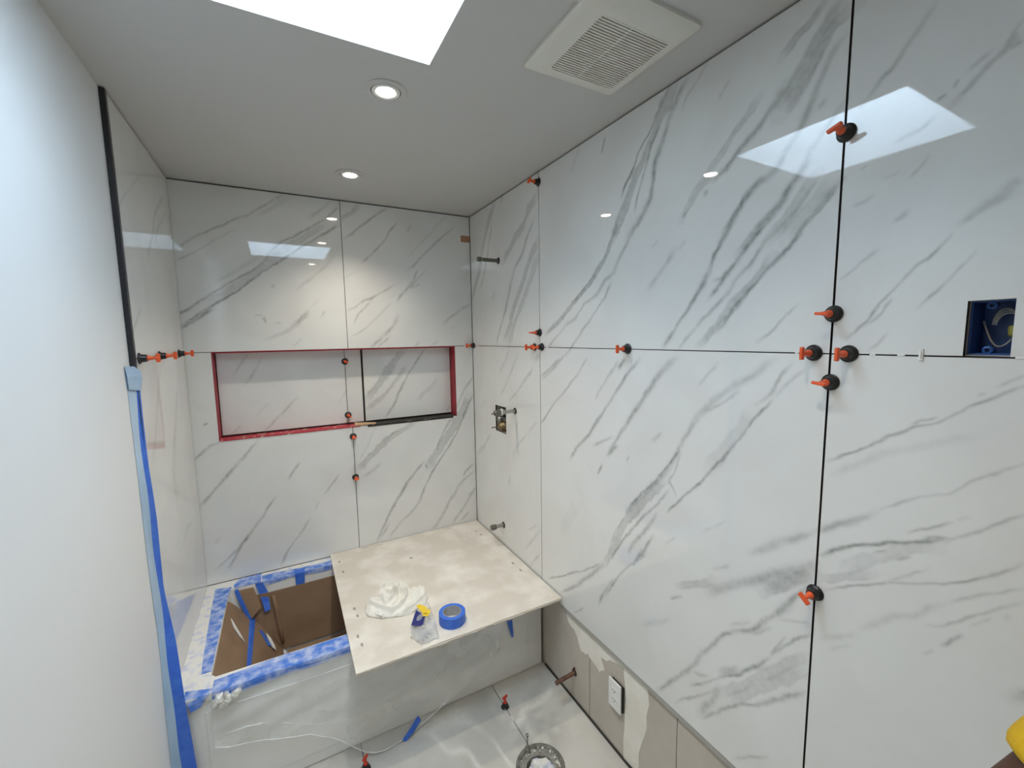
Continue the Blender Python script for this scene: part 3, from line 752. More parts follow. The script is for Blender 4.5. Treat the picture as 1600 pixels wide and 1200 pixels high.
for dy, z in ((BY0 + .003, Z - .002), (-.76, Z), (-.80, Z), (-.8235, Z - .0005), (-.8255, Z - .010), (-.8245, Z - .030)):
    P.append([(x_, dy + .004 * math.sin(x_ * 23), z + .0012 * random.random()) for x_ in xsr])
P[0] = [(x_, BY0 - .004 - .02 * max(0, .3 - x_) / .18, Z) for x_ in xsr]
strip('masking_tape', 'long blue tape folded over the front rim of the tub', P, 'tape_dust', (0, -.5, 1))
xb = [.255 + .06 * i for i in range(10)]
strip('masking_tape', 'wide blue tape along the back rim of the tub beside the cement board', wob([[(x_, -.040 + .012 * math.sin(x_ * 9), Z) for x_ in xb], [(x_, -.068, Z) for x_ in xb], [(x_, -.103, Z) for x_ in xb], [(x_, -.106, Z - .018 + .006 * math.sin(x_ * 20)) for x_ in xb]], .001, 4), 'tape_dust')
strip('masking_tape', 'short blue tape over the back left rim beside the cardboard flap', wob([lerp_row((.15, -.008, Z + .001), (.252, -.008, Z + .001)), lerp_row((.13, -.06, Z + .001), (.250, -.06, Z + .001)), lerp_row((.135, -.098, Z + .001), (.252, -.100, Z + .001))], .001, 5), 'tape_dust')
strip('masking_tape', 'narrow blue tape hanging from the back rim beside the corner flap', [lerp_row((.226, -.106, Z + .002), (.258, -.106, Z + .002)), lerp_row((.240, -.112, .41), (.278, -.112, .41)), lerp_row((.252, -.13, .362), (.283, -.125, .36)), lerp_row((.262, -.15, .318), (.287, -.145, .325))], 'tape', (0, -1, .2))
strip('masking_tape', 'short square blue tab hanging over the back rim mid tub', [lerp_row((.408, -.060, Z + .002), (.455, -.060, Z + .002)), lerp_row((.409, -.107, Z + .002), (.456, -.107, Z + .002)), lerp_row((.410, -.111, .40), (.452, -.111, .40)), lerp_row((.412, -.114, .357), (.450, -.114, .360))], 'tape', (0, -1, .2))
strip('masking_tape', 'blue tape sealing the seam between two cardboard sheets', [[(.190, y, .3135) for y in (-.14, -.3, -.48, -.65)], [(.2035, y, .3060) for y in (-.14, -.3, -.48, -.65)], [(.216, y, .2890) for y in (-.14, -.3, -.48, -.65)]], 'tape', (.7, 0, .7))
strip('masking_tape', 'diagonal blue tape down the left edge of the corner flap', [lerp_row((.128, -.096, Z), (.182, -.162, .318), 6), lerp_row((.150, -.104, Z - .004), (.205, -.172, .312), 6)], 'tape', (.3, -.8, .5))
strip('masking_tape', 'stray blue tape scrap on the lower cardboard sheet', [lerp_row((.232, -.20, .263), (.270, -.265, .207), 4), lerp_row((.246, -.185, .245), (.283, -.25, .190), 4)], 'tape', (.8, 0, .6))
strip('masking_tape', 'torn blue tape scrap stuck on the front left corner of the tub', wob([lerp_row((.040, -.77, Z), (.125, -.80, Z)), lerp_row((.045, -.815, Z), (.118, -.826, Z)), lerp_row((.055, -.8265, Z - .02), (.105, -.8275, Z - .014)), lerp_row((.062, -.8275, Z - .045), (.090, -.8285, Z - .036))], .0012, 8), 'tape_dust', (0, -.5, 1))
g = G(); pm = [(.012, -.02), (.05, -.05), (.066, -.30), (.074, -.55), (.085, -.70), (.125, -.735), (.120, -.80), (.06, -.815), (.014, -.80), (.010, -.4)]
g.prism(pm, lambda a, b, w: (a, b, RIM + .0002 + w), .0012); obj('mortar_smear', g, 'smear', tub)
g = G(); pm = [(.26, -.006), (.59, -.006), (.59, -.035), (.50, -.028), (.44, -.042), (.36, -.036), (.26, -.044)]
g.prism(pm, lambda a, b, w: (a, b, RIM + .0002 + w), .0016); obj('mortar_smear', g, 'smear', tub)

# ------------------------------------------------------------------ tape down the edge of the left wall
lf = [(-.860, 1.622), (-.850, 1.554), (-.850, 1.473), (-.849, 1.398), (-.846, 1.27), (-.848, 1.141), (-.848, 1.043), (-.843, .905), (-.826, .675), (-.818, .46), (-.814, .175), (-.814, .05)]
lx = [-.0012] * 12
rt = [(.020, 1.592), (.014, 1.547), (.014, 1.464), (.0145, 1.393), (.0155, 1.298), (.018, 1.217), (.020, 1.114), (.019, 1.003), (.019, .869), (.035, .675), (.044, .427), (.057, .166), (.06, .05)]
def at_z(tbl, z, k=0):
    tbl = sorted([(p[1], p[k]) for p in tbl]); return float(np.interp(z, [p[0] for p in tbl], [p[1] for p in tbl]))
zs = [1.615 - .035 * i for i in range(45)]
A, B, Cc = [], [], []
for i, z in enumerate(zs):
    ly = at_z(lf, z); lxx = float(np.interp(-z, [-p[1] for p in lf], lx)); rx = at_z(rt, z)
    mx, my = lxx + (rx - lxx) * (.30 + .15 * max(0, .9 - z)) + .004, -.812 + .004 * math.sin(z * 9)
    k = min(1, max(0, (.75 - z) / .25)); my = my * (1 - k) - .8375 * k; ly = ly * (1 - k) - .8465 * k; ry = (-.790 + .003 * math.sin(z * 13)) * (1 - k) - .8335 * k; rx += .009 * k
    A.append((lxx, ly, z)); B.append((mx + .002 * math.sin(z * 17), my, z)); Cc.append((rx, ry, z))
tp = thing('masking_tape', 'long blue masking tape running down the tile edge on the left wall', 'tape', (0, -.82, .05))
def under(o, p):
    o.parent = p; o.matrix_parent_inverse = Matrix.Translation(-p.location); return o
under(obj('flat_face', G().sheet([A, B], .0006, (.6, -.8, 0)), 'tape_sheen'), tp)
under(obj('lifted_edge', G().sheet([B, Cc], .0006, (.6, -.8, 0)), 'tape'), tp)
under(obj('creased_top', G().sheet([[(.001, -.862, 1.632), (.012, -.815, 1.630), (.021, -.790, 1.612)], [(.003, -.858, 1.60), (.016, -.816, 1.598), (.023, -.789, 1.588)], [(.0025, -.852, 1.56), (.012, -.818, 1.555), (.017, -.792, 1.55)]], .0008, (.6, -.8, 0)), 'tape_sheen'), tp)

# ------------------------------------------------------------------ plastic sheet in front of the tub
bot = [(.119, .262), (.17, .24), (.244, .216), (.349, .198), (.43, .17), (.505, .125), (.56, .075), (.623, .02), (.70, .006), (.80, .006), (.88, .03), (.992, .075), (1.122, .115), (1.20, .16), (1.262, .205)]
nx, nz_ = 90, 26; P = []
for i in range(nx + 1):
    x_ = .122 + (1.262 - .122) * i / nx; zb = float(np.interp(x_, [b[0] for b in bot], [b[1] for b in bot])); ztp = RIM - .014 if x_ < 1.0 else RIM - .014 - (x_ - 1.0) / .262 * .20
    row = []
    for j in range(nz_ + 1):
        t = j / nz_; z = zb + (ztp - zb) * t; bul = (1 - t) ** 1.5 * math.exp(-((x_ - .72) / .26) ** 2)
        y = -.829 - .055 * bul - .005 * (1 + math.sin(x_ * 21 + t * 5)) * (1 - t * .7) - .004 * (1 + math.sin((z - x_ * .25) * 70))
        row.append((x_, y, z))
    P.append(row)
pl = thing('plastic_sheet', 'clear plastic sheet draped down the front of the bathtub', 'plastic sheet', (.7, -.84, 0))
under(obj('film', G().sheet(P), 'film', None, True), pl)
rr = random.Random(3); g = G()
for k in range(22):
    t = rr.random(); cx, cz = .122 + .085 * t, .447 - .055 * (1 - t) * rr.random() - .004; s_ = .007 + .008 * rr.random()
    g.lathe([(s_ * .2, -s_), (s_ * .8, -s_ * .5), (s_ * (.7 + .5 * rr.random()), 0), (s_ * .6, s_ * .7), (s_ * .15, s_ * 1.3)], (cx, -.832 - .010 * rr.random(), cz), (rr.random() - .5, rr.random() - .5, rr.random() - .5), 6)
under(obj('bunched_corner', g, 'bunch', None, False), pl)
g = G()
g.tube([(p[0], p[1] - .001, p[2]) for p in [P[i][0] for i in range(0, nx + 1, 3)]], .0016, 5)
g.tube([(x_, -.838, RIM - .055 - .010 * math.sin((x_ - .2) * 5)) for x_ in [.19 + .04 * i for i in range(11)]], .0014, 5)
g.tube([(.66 + .06 * i, -.842 - .02 * math.exp(-((.06 * i - .2) / .2) ** 2), .09 + .028 * i + .008 * math.sin(i)) for i in range(9)], .0014, 5)
g.tube([(.16 + .06 * i, -.842, .30 - .018 * i + .02 * math.sin(i * .9)) for i in range(8)], .0016, 5)
under(obj('fold_line', g, 'paper', None, True), pl)
tag(obj('masking_tape', G().sheet([[(.838, -.887, .085), (.80, -.892, .045), (.765, -.893, .008)], [(.852, -.886, .055), (.815, -.893, .02), (.780, -.900, .003)]], .0008, (0, -1, .3)), 'tape'), 'bright blue tape scrap stuck to the bottom of the plastic sheet', 'tape')
tag(obj('paper_sheet', G().sheet([[(.985, -.8185, .257), (1.08, -.8195, .235), (1.18, -.8190, .212), (1.262, -.8185, .192)], [(.992, -.8185, .35), (1.09, -.819, .34), (1.19, -.819, .33), (1.29, -.8185, .32)], [(1.0, -.8185, .434), (1.1, -.819, .434), (1.2, -.819, .434), (1.318, -.8185, .434)]], .0006, (0, -1, 0)), 'paper'), 'pale grey sheet hanging on the tub front under the cement board', 'sheet')
tag(obj('masking_tape', G().sheet([[(1.300, -.822, .434), (1.330, -.822, .434)], [(1.306, -.830, .33), (1.336, -.829, .33)], [(1.326, -.828, .255), (1.343, -.827, .25)], [(1.335, -.824, .222), (1.345, -.824, .218)]], .0008, (0, -1, 0)), 'tape'), 'blue tape scrap dangling on the tub front near the right wall', 'tape')

# ------------------------------------------------------------------ cement board over the tub and what lies on it
BZ = RIM + .0155
bd = thing('cement_board', 'dusty beige cement board laid across the right half of the tub', 'board', (1.05, -.5, RIM + .003))
bpoly = [(.594, -.004), (1.512, -.004), (1.5125, -.5), (1.512, -1.003), (1.30, -1.003), (1.05, -1.0045), (.92, -1.002), (.75, -1.006), (.588, -1.006), (.590, -.5)]
under(obj('face', G().prism(bpoly, lambda a, b, w: (a, b, RIM + .003 + w), .0125), 'board'), bd)
g = G()
for i in range(26):
    a = i / 25; x0 = .59 + a * .88; g.box((x0, -1.0078 - .002 * random.random(), RIM + .004 + .004 * random.random()), (x0 + .036, -1.001, RIM + .010 + .004 * random.random()))
under(obj('frayed_edge', g, 'bedge'), bd)
g = G()
for (x_, y_, dx, dy) in [(.63, -.12, .006, .03), (.635, -.24, .006, .035), (.64, -.60, .007, .03), (.645, -.66, .006, .028), (.625, -.80, .006, .03), (.632, -.86, .006, .03), (1.44, -.16, .005, .03), (1.45, -.22, .006, .026), (1.46, -.62, .006, .04), (1.462, -.70, .006, .035), (1.30, -.035, .03, .005), (.86, -.028, .03, .005), (.78, -.022, .025, .005), (.99, -.28, .012, .022)]:
    g.prism([(x_ - dx, y_), (x_ - dx * .3, y_ + dy * .5), (x_ + dx, y_ + dy * .35), (x_ + dx * .5, y_ - dy * .45)], lambda a, b, w: (a, b, BZ + w), .0004)
under(obj('screw_dent', g, 'dent', kind='stuff'), bd)
g = G()
for (x_, y_, s_) in [(1.12, -.48, .012), (1.34, -.22, .012), (1.42, -.165, .01), (1.20, -.09, .007), (.75, -.16, .006), (1.40, -.24, .006), (.70, -.72, .005), (1.15, -.52, .005)]:
    n = 9; g.prism([(x_ + s_ * (.5 + .6 * random.random()) * math.cos(6.283 * i / n), y_ + s_ * (.5 + .6 * random.random()) * math.sin(6.283 * i / n)) for i in range(n)], lambda a, b, w: (a, b, BZ + w), .0012)
under(obj('mortar_crumb', g, 'smear', kind='stuff'), bd)

# rag: a crumpled cloth as a closed height field over its outline
def inside(px, py, poly):
    c = np.zeros(px.shape, bool); n = len(poly)
    for i in range(n):
        x0, y0 = poly[i]; x1, y1 = poly[(i + 1) % n]
        k = ((y0 > py) != (y1 > py)) & (px < (x1 - x0) * (py - y0) / (y1 - y0 + 1e-12) + x0); c ^= k
    return c
def mound(outline, ridges, hbase, step, soft, z0, noise, seed, dips=()):
    o = np.array(outline) / 1000; us = np.arange(o[:, 0].min() - step, o[:, 0].max() + 2 * step, step); vs = np.arange(o[:, 1].min() - step, o[:, 1].max() + 2 * step, step)
    U, V = np.meshgrid(us, vs, indexing='ij'); sh = U.shape; U = U.ravel(); V = V.ravel()
    ins = inside(U, V, [tuple(p) for p in o]); d, _, _, _ = along(U, V, np.vstack([o, o[:1]]))
    d = np.where(ins, d, 0)
    h = hbase * np.sqrt(np.clip(d / soft, 0, 1))
    for w, hh, P in ridges:
        dd, _, _, _ = along(U, V, np.array(P) / 1000); h = h + hh * np.exp(-(dd / w) ** 2) * np.clip(d / .008, 0, 1)
    h = h + noise * (vnoise(U * 45, V * 45, seed) - .4) * np.clip(d / .01, 0, 1)
    # push rim vertices onto the outline so the edge is clean
    idx = np.arange(len(U)).reshape(sh); keep = ins.reshape(sh); g = G(); m = {}
    def vid(i, top):
        k = (i, top)
        if k not in m: m[k] = len(g.v); g.v.append((U[i], V[i], z0 + (h[i] if top else 0)))
        return m[k]
    cells = [(i, j) for i in range(sh[0] - 1) for j in range(sh[1] - 1) if keep[i, j] and keep[i + 1, j] and keep[i, j + 1] and keep[i + 1, j + 1]]
    cs = set(cells)
    for i, j in cells:
        q = [idx[i, j], idx[i + 1, j], idx[i + 1, j + 1], idx[i, j + 1]]
        g.f.append(tuple(vid(a, 1) for a in q)); g.f.append(tuple(vid(a, 0) for a in q[::-1]))
        for (a, b, ni, nj) in ((0, 1, i, j - 1), (1, 2, i + 1, j), (2, 3, i, j + 1), (3, 0, i - 1, j)):
            if (ni, nj) not in cs: g.f.append((vid(q[b], 1), vid(q[a], 1), vid(q[a], 0), vid(q[b], 0)))
    return g
rag_o = [(685, -610), (677, -658), (682, -690), (708, -714), (738, -738), (777, -753), (823, -767), (866, -767), (901, -747), (934, -739), (965, -686), (966, -646), (970, -606), (935, -580), (898, -564), (902, -518), (882, -499), (838, -501), (800, -492), (769, -513), (753, -564), (751, -585), (720, -574), (695, -595)]
ridges = [(.0055, .024, [(753, -596), (759, -548), (796, -516), (832, -529), (849, -570), (870, -627), (863, -667), (840, -702), (812, -726), (781, -735), (754, -713), (726, -664), (706, -632)]),
          (.005, .014, [(898, -535), (892, -579), (870, -627)]), (.005, .014, [(966, -615), (947, -684), (917, -717), (874, -740), (831, -758)]),
          (.006, .024, [(794, -578), (805, -599), (814, -626), (848, -578)]), (.006, .024, [(758, -608), (774, -639), (784, -658), (831, -599)]), (.006, .018, [(719, -607), (762, -625), (770, -664)]),
          (.008, .010, [(880, -690), (930, -640), (945, -610)]), (.009, -.014, [(800, -550), (822, -565)]), (.008, -.013, [(800, -690), (835, -650), (848, -605)]), (.006, -.013, [(735, -640), (755, -680), (790, -715)]), (.006, -.010, [(880, -640), (905, -600), (912, -560)]), (.006, -.012, [(850, -725), (890, -715), (930, -680)])]
rg = thing('rag', 'crumpled off-white cloth rag lying on the cement board', 'rag', (.82, -.63, BZ))
ro = under(obj('cloth', mound(rag_o, ridges, .020, .0028, .020, BZ + .0003, .010, 31), 'rag', None, True), rg)
sm = ro.modifiers.new('smooth', 'SMOOTH'); sm.factor = .5; sm.iterations = 1
under(obj('care_label', G().prism([(.726, -.690), (.752, -.724), (.735, -.742), (.712, -.704)], lambda a, b, w: (a, b, BZ + .018 + w + (a - .73) * .2), .0008), 'white_pl'), rg)

# bag of spare clips
bg_ = thing('plastic_bag', 'small clear plastic bag with navy and yellow label on the cement board', 'bag', (.88, -.87, BZ))
bag_o = [(832, -852), (820, -908), (827, -955), (840, -978), (871, -985), (901, -976), (917, -988), (932, -903), (939, -840), (949, -761), (927, -748), (901, -747), (872, -770), (857, -799)]
under(obj('film', mound(bag_o, [(.012, .012, [(835, -930), (870, -960), (905, -940)]), (.008, .010, [(930, -900), (915, -840), (935, -770)])], .030, .003, .028, BZ + .0003, .014, 41), 'bagfilm', None, True), bg_)
g = G(); rr = random.Random(5)
for k in range(34):
    cx, cy = .868 + .028 * rr.gauss(0, .8), -.935 + .022 * rr.gauss(0, .8); z = BZ + .003 + .012 * rr.random()
    a = Vector((rr.random() - .5, rr.random() - .5, rr.random() * .4)).normalized() * .008
    g.tube([Vector((cx, cy, z)) - a * .5, Vector((cx, cy, z)) + a * .5], .0022 + .002 * rr.random(), 5)
under(obj('contents', g, 'silver', kind='stuff'), bg_)
lab = lambda z0, k: (lambda a, b, w: (a, b, z0 + w + k * (a - .87)))
under(obj('navy_label', G().prism([(.873, -.798), (.882, -.825), (.894, -.866), (.867, -.915), (.848, -.898), (.828, -.882), (.851, -.84)], lab(BZ + .033, .10), .001), 'navy'), bg_)
under(obj('yellow_label', G().prism([(.880, -.775), (.897, -.770), (.918, -.812), (.926, -.845), (.905, -.872), (.884, -.860), (.890, -.835)], lab(BZ + .036, .05), .001), 'yellow'), bg_)
g = G()
for (a, b) in [((.891, -.852), (.897, -.842)), ((.897, -.858), (.903, -.846)), ((.903, -.860), (.909, -.848)), ((.893, -.846), (.907, -.854))]:
    g.tube([(*a, BZ + .0385), (*b, BZ + .0385)], .0009, 4)
under(obj('label_print', g, 'black'), bg_)

# roll of tape
RX, RY = 1.003, -.903
tr_ = thing('tape_roll', 'roll of blue masking tape lying flat on the cement board', 'tape roll', (RX, RY, BZ))
g = G(); R0, R1, H = .0405, .0575, .046; v = []
def ring(g, R0, R1, z0, z1, n=48):
    pr = [(R0, z0), (R1 - .001, z0), (R1, z0 + .001), (R1, z1 - .001), (R1 - .001, z1), (R0, z1)]; k = len(pr); vv = []; ff = []
    for i in range(n):
        t = 2 * math.pi * i / n
        vv += [(r * math.cos(t), r * math.sin(t), z) for r, z in pr]
    for i in range(n):
        for j in range(k): ff.append((i * k + j, ((i + 1) % n) * k + j, ((i + 1) % n) * k + (j + 1) % k, i * k + (j + 1) % k))
    g.add(vv, ff); return g
autosmooth(obj('tape_winding', ring(G(), R0, R1, .0004, H), 'tape', tr_, True)); autosmooth(obj('core', ring(G(), R0 - .002, R0, .0004, H + .0004), 'core', tr_, True))
obj('loose_end', G().sheet([[(.010, .056, H * .25), (.010, .056, H * .95)], [(.022, .064, H * .25), (.022, .064, H * .95)], [(.030, .078, H * .3), (.030, .078, H * .98)]], .0006, (1, 0, 0)), 'bagfilm', tr_)
# ================================================================== LEVELLING CLIPS
def clip_proto(hm):
    root = bpy.data.objects.new('levelling_clip', None); C.objects.link(root); root.empty_display_size = .02
    autosmooth(obj('base', G().lathe([(.0185, .0003), (.019, .0015), (.0185, .0035), (.0145, .006), (.0128, .009), (.0118, .020), (.0105, .0225), (.004, .0232)], n=28), 'black', root, True), 35)
    g = G().lathe([(.0088, .020), (.0086, .024), (.0072, .028), (.0050, .036), (.0046, .046), (.0044, .050)], n=16)
    obj('stem', g, hm, root, True)
    obj('handle', G().prism([(-.0145, .046), (-.0145, .0535), (-.0125, .0558), (.0125, .0558), (.0145, .0535), (.0145, .046), (.0125, .0445), (.005, .0435), (.004, .038), (-.004, .038), (-.005, .0435), (-.0125, .0445)], lambda a, b, w: (a, w - .0032, b), .0064), hm, root, bevel=.0012)
    return root
protos = {'orange': clip_proto('orange'), 'red': clip_proto('red')}
first = {'orange': True, 'red': True}
def clip(pos, nrm, bar, label, group, hm='orange', tilt=(0, 0)):
    if first[hm]:
        rt_ = protos[hm]; first[hm] = False
    else:
        rt_ = protos[hm].copy(); C.objects.link(rt_)
        for ch in list(protos[hm].children):
            c_ = ch.copy(); C.objects.link(c_); c_.parent = rt_
    z = Vector(nrm).normalized(); xx = Vector(bar); xx = (xx - z * xx.dot(z)).normalized(); yy = z.cross(xx)
    rt_.matrix_world = Matrix(((xx.x, yy.x, z.x, pos[0]), (xx.y, yy.y, z.y, pos[1]), (xx.z, yy.z, z.z, pos[2]), (0, 0, 0, 1)))
    tag(rt_, label, 'tile clip', group)
gr = 'levelling clips on the right wall'; nx_ = (-1, 0, 0)
RW = [((-2.058, 2.125), (0, 1, -.35), 'black and orange clip inside the bright skylight reflection on the right wall'),
      ((-2.0565, 1.742), (0, 1, .05), 'orange clip on the near vertical joint, first above the joint crossing'),
      ((-2.020, 1.654), (0, 0, 1), 'orange clip on the horizontal joint just left of the near joint crossing'),
      ((-2.090, 1.6535), (0, 0, 1), 'orange clip on the horizontal joint just right of the near joint crossing'),
      ((-2.0585, 1.588), (0, 1, .15), 'orange clip on the near vertical joint, first below the joint crossing'),
      ((-2.0555, 1.077), (0, 1, .9), 'lowest orange clip on the right wall, low on the near vertical joint'),
      ((-1.411, 1.654), (0, 0, 1), 'lone orange clip midway along the horizontal joint of the right wall'),
      ((-.838, 1.6535), (0, .6, .8), 'orange clip right of the far joint crossing on the right wall'),
      ((-.772, 1.6525), (0, 0, 1), 'orange clip left of the far joint crossing on the right wall'),
      ((-.8195, 1.722), (0, 1, .1), 'orange clip on the far vertical joint, just above the far joint crossing'),
      ((-.8195, 2.412), (0, 1, -.5), 'orange clip on the far vertical joint, right under the ceiling'),
      ((-.020, 1.6535), (0, 0, 1), 'orange clip on the right wall tight in the back corner above the tub')]
for (y, z), bar, lb in RW: clip((W, y, z), nx_, bar, lb, gr)
gb = 'levelling clips on the back wall'
clip((.7455, ND, 1.578), (0, -1, 0), (1, 0, -.6), 'upper of the two orange clips inside the wall niche', gb)
clip((.7455, ND, 1.262), (0, -1, 0), (1, 0, -.6), 'lower of the two orange clips inside the wall niche', gb)
clip((XB, 0, 1.148), (0, -1, 0), (1, 0, .3), 'orange clip on the back wall joint just below the niche', gb)
clip((XB, 0, .906), (0, -1, 0), (1, 0, .2), 'lowest orange clip on the back wall joint, well below the niche', gb)
gl_ = 'levelling clips on the left wall'
clip((.010, -.745, 1.6525), (1, 0, 0), (0, 0, 1), 'orange clip at the outer edge of the left wall tiles', gl_)
clip((.010, -.480, 1.6525), (1, 0, 0), (0, 0, 1), 'middle orange clip of three on the left wall tiles', gl_)
clip((.010, -.120, 1.6525), (1, 0, 0), (0, 0, 1), 'orange clip on the left wall nearest the back corner', gl_)
clip((1.226, -.955, 0), (0, 0, 1), (1, .3, 0), 'red clip standing on the floor joint between tub and toilet flange', 'levelling clips on the floor', 'red')
clip((.610, -.935, 0), (0, 0, 1), (1, .8, 0), 'red clip standing on the left floor joint in front of the tub', 'levelling clips on the floor', 'red')

# white spacer stubs left in the joints
def spacer(pos, size, label):
    x, y, z = pos; a, b, c_ = size
    tag(obj('tile_spacer', G().box((x - a, y - b, z - c_), (x + a * .2, y + b, z + c_)).box((x - a * 1.6, y - b * .35, z - c_ * .6), (x - a, y + b * .35, z + c_ * .6)), 'white_pl', bevel=.0004), label, 'tile spacer', 'white spacers in the joints')
sp = [((W, -2.211, 1.6545), (.004, .0032, .011), 'tall white spacer standing in the joint left of the blue electrical box'),
      ((W, -1.983, 1.6525), (.0012, .004, .0022), 'tiny white stub in the joint left of the near clips'),
      ((W, -2.133, 1.6525), (.0012, .005, .0022), 'tiny white stub in the joint just right of the near clips'),
      ((W, -2.180, 1.6525), (.0012, .006, .0022), 'tiny white stub in the joint beside the tall white spacer'),
      ((W, -2.338, 1.6525), (.0012, .006, .0022), 'tiny white stub in the joint under the electrical box'),
      ((W, -.885, 1.6525), (.0012, .007, .0022), 'tiny white stub in the joint right of the far joint crossing'),
      ((W, -.075, 1.6525), (.0012, .009, .0022), 'tiny white stub in the joint right of the corner clip')]
for a, b, c_ in sp: spacer(a, b, c_)
tag(obj('tile_spacer', G().box((1.2245, -1.040, -.004), (1.2285, -1.012, .0025)).box((1.2255, -1.03, .0025), (1.2275, -1.02, .004)), 'white_pl'), 'white spacer lying in the floor joint behind the toilet flange', 'tile spacer', 'white spacers in the joints')
tag(obj('tile_spacer', G().box((1.462, -.0014, 1.6500), (1.474, .0004, 1.6545)).box((1.465, -.002, 1.651), (1.471, -.0014, 1.6535)), 'white_pl'), 'tiny white stub in the back wall joint right of the niche', 'tile spacer', 'white spacers in the joints')

# ================================================================== PLUMBING
def pipe_thing(name, label, y, z, tip, r, capr, capl, body='darkpipe', capm='chrome', wallx=W, dz=0.0, dy=0.0, hole_ring=True):
    t_ = thing(name, label, 'pipe', (wallx, y, z))
    if hole_ring: obj('dark_hole_ring', G().lathe([(r * 1.15, .0002), (r * 1.75, .0002), (r * 1.75, .0022), (r * 1.15, .0026)], ax=(-1, 0, 0), n=24, cap=False), 'black', t_, True)  # black ring paints the dark oversize hole around the pipe
    L = wallx - tip; e = Vector((-L, dy, dz)); ax = e.normalized()
    autosmooth(obj('tube', G().lathe([(r, -.004), (r, L - capl)], ax=ax, n=20), body, t_, True))
    if capl: autosmooth(obj('end_cap', G().lathe([(capr * .92, L - capl - .001), (capr, L - capl + .002), (capr, L - .003), (capr * .85, L)], ax=ax, n=10), capm, t_, True), 30)
    return t_
t_ = pipe_thing('shower_arm_stub', 'dark steel stub pipe high on the right wall for the shower head', -.392, 2.127, 1.392, .0105, .0135, .022, 'darkpipe', 'darkpipe')
obj('thread_ring', G().lathe([(.0112, .100), (.0118, .101), (.0118, .104), (.0112, .105)], ax=(-1, 0, 0), n=20), 'chrome', t_, True)
t_ = pipe_thing('spout_stub', 'short chrome stub pipe with grey cap just above the cement board', -.396, .592, 1.437, .0105, .0165, .030, 'chrome', 'darkpipe')
t_ = pipe_thing('copper_stub', 'bare copper stub pipe low on the right wall near the floor', -1.078, .137, 1.425, .0095, .0105, .008, 'copper', 'copper', W + .012, -.010, 0)
obj('bracket', G().box((-.004, -.006, .012), (-.0005, .004, .026)).tube([(-.001, -.002, .02), (-.016, -.002, .024)], .002, 6), 'copper', t_)
t_ = pipe_thing('hand_shower_stub', 'steel stub pipe with white ring in front of the valve opening', -.560, 1.303, 1.395, .0100, .0165, .036, 'chrome', 'darkpipe')
obj('white_ring', G().lathe([(.0166, .084), (.0172, .085), (.0172, .089), (.0166, .090)], ax=(-1, 0, 0), n=20), 'white_pl', t_, True)
vy, vz = (VH[0] + VH[1]) / 2, (VH[2] + VH[3]) / 2
va = thing('shower_valve', 'brass shower valve body with screws in the rectangular wall opening', 'valve', (W, vy, vz))
g = G().lathe([(.030, -.075), (.032, -.05), (.032, -.02), (.024, -.012), (.022, .004), (.012, .012)], (0, .012, -.044), (-1, 0, 0), 20)
obj('brass_body', g, 'brass', va, True)
g = G().lathe([(.024, -.07), (.026, -.04), (.026, -.012), (.020, -.004)], (0, .010, .040), (-1, 0, 0), 18); g.lathe([(.014, -.03), (.014, .01)], (-.0, .02, 0.0), (-1, 0, 0), 12)
obj('steel_body', g, 'chrome', va, True)
obj('bridge', G().box((.012, -.045, -.012), (.03, .045, .012)), 'darkpipe', va)
for yy, zz in ((.050, .026), (.052, -.056)):
    s_ = obj('screw', G().lathe([(.0028, -.05), (.0028, .03), (.006, .031), (.006, .034), (.003, .036)], (0, yy, zz), (-1, 0, 0), 10), 'chrome', va, True)
obj('cavity_back', G().box((.088, VH[0] - vy - .004, VH[2] - vz - .004), (.094, VH[1] - vy + .004, VH[3] - vz + .004)), 'thinset', va)

# ================================================================== ELECTRICS
ebx = thing('electrical_box', 'blue plastic electrical box with loose grey cable set in the right wall', 'electrical box', (W + .02, (EB[0] + EB[1]) / 2, (EB[2] + EB[3]) / 2))
hy, hz, D = (EB[1] - EB[0]) / 2, (EB[3] - EB[2]) / 2, .06; q = .003
g = G().box((D, -hy, -hz), (D + q, hy, hz)).box((0, -hy, -hz), (D, -hy + q, hz)).box((0, hy - q, -hz), (D, hy, hz)).box((0, -hy + q, hz - q), (D, hy - q, hz)).box((0, -hy + q, -hz), (D, hy - q, -hz + q))
obj('box_shell', g, 'bluebox', ebx)
for s_ in (-1, 1):
    obj('screw_lug', G().lathe([(.0035, 0), (.0075, 0), (.0075, .012), (.0035, .012)], (.002, .004, s_ * (hz - .009)), (1, 0, 0), 16, False), 'bluebox', ebx, True)
g = G()
for k in range(3):
    a0 = .004 * k; g.tube([(.034, -.002 + .016 * math.cos(t) - a0 * .5 - .006, .004 + (.030 - a0) * math.sin(t)) for t in [math.pi * 1.35 - i * .15 for i in range(29)]], .0016, 6)
g.tube([(.034 + .012 * abs(s - .4), -.0153 + .037 * s, -.0227 - .018 * math.sin(s * 3.14) + .036 * s * s) for s in [i / 14 for i in range(15)]], .0016, 6)
obj('cable', g, 'cable', ebx, True)
obj('wire_nut', G().lathe([(.0055, 0), (.0065, .004), (.0055, .016), (.0035, .02)], (.030, -.020, -.016), (0, .2, 1), 10), 'wirey', ebx, True)

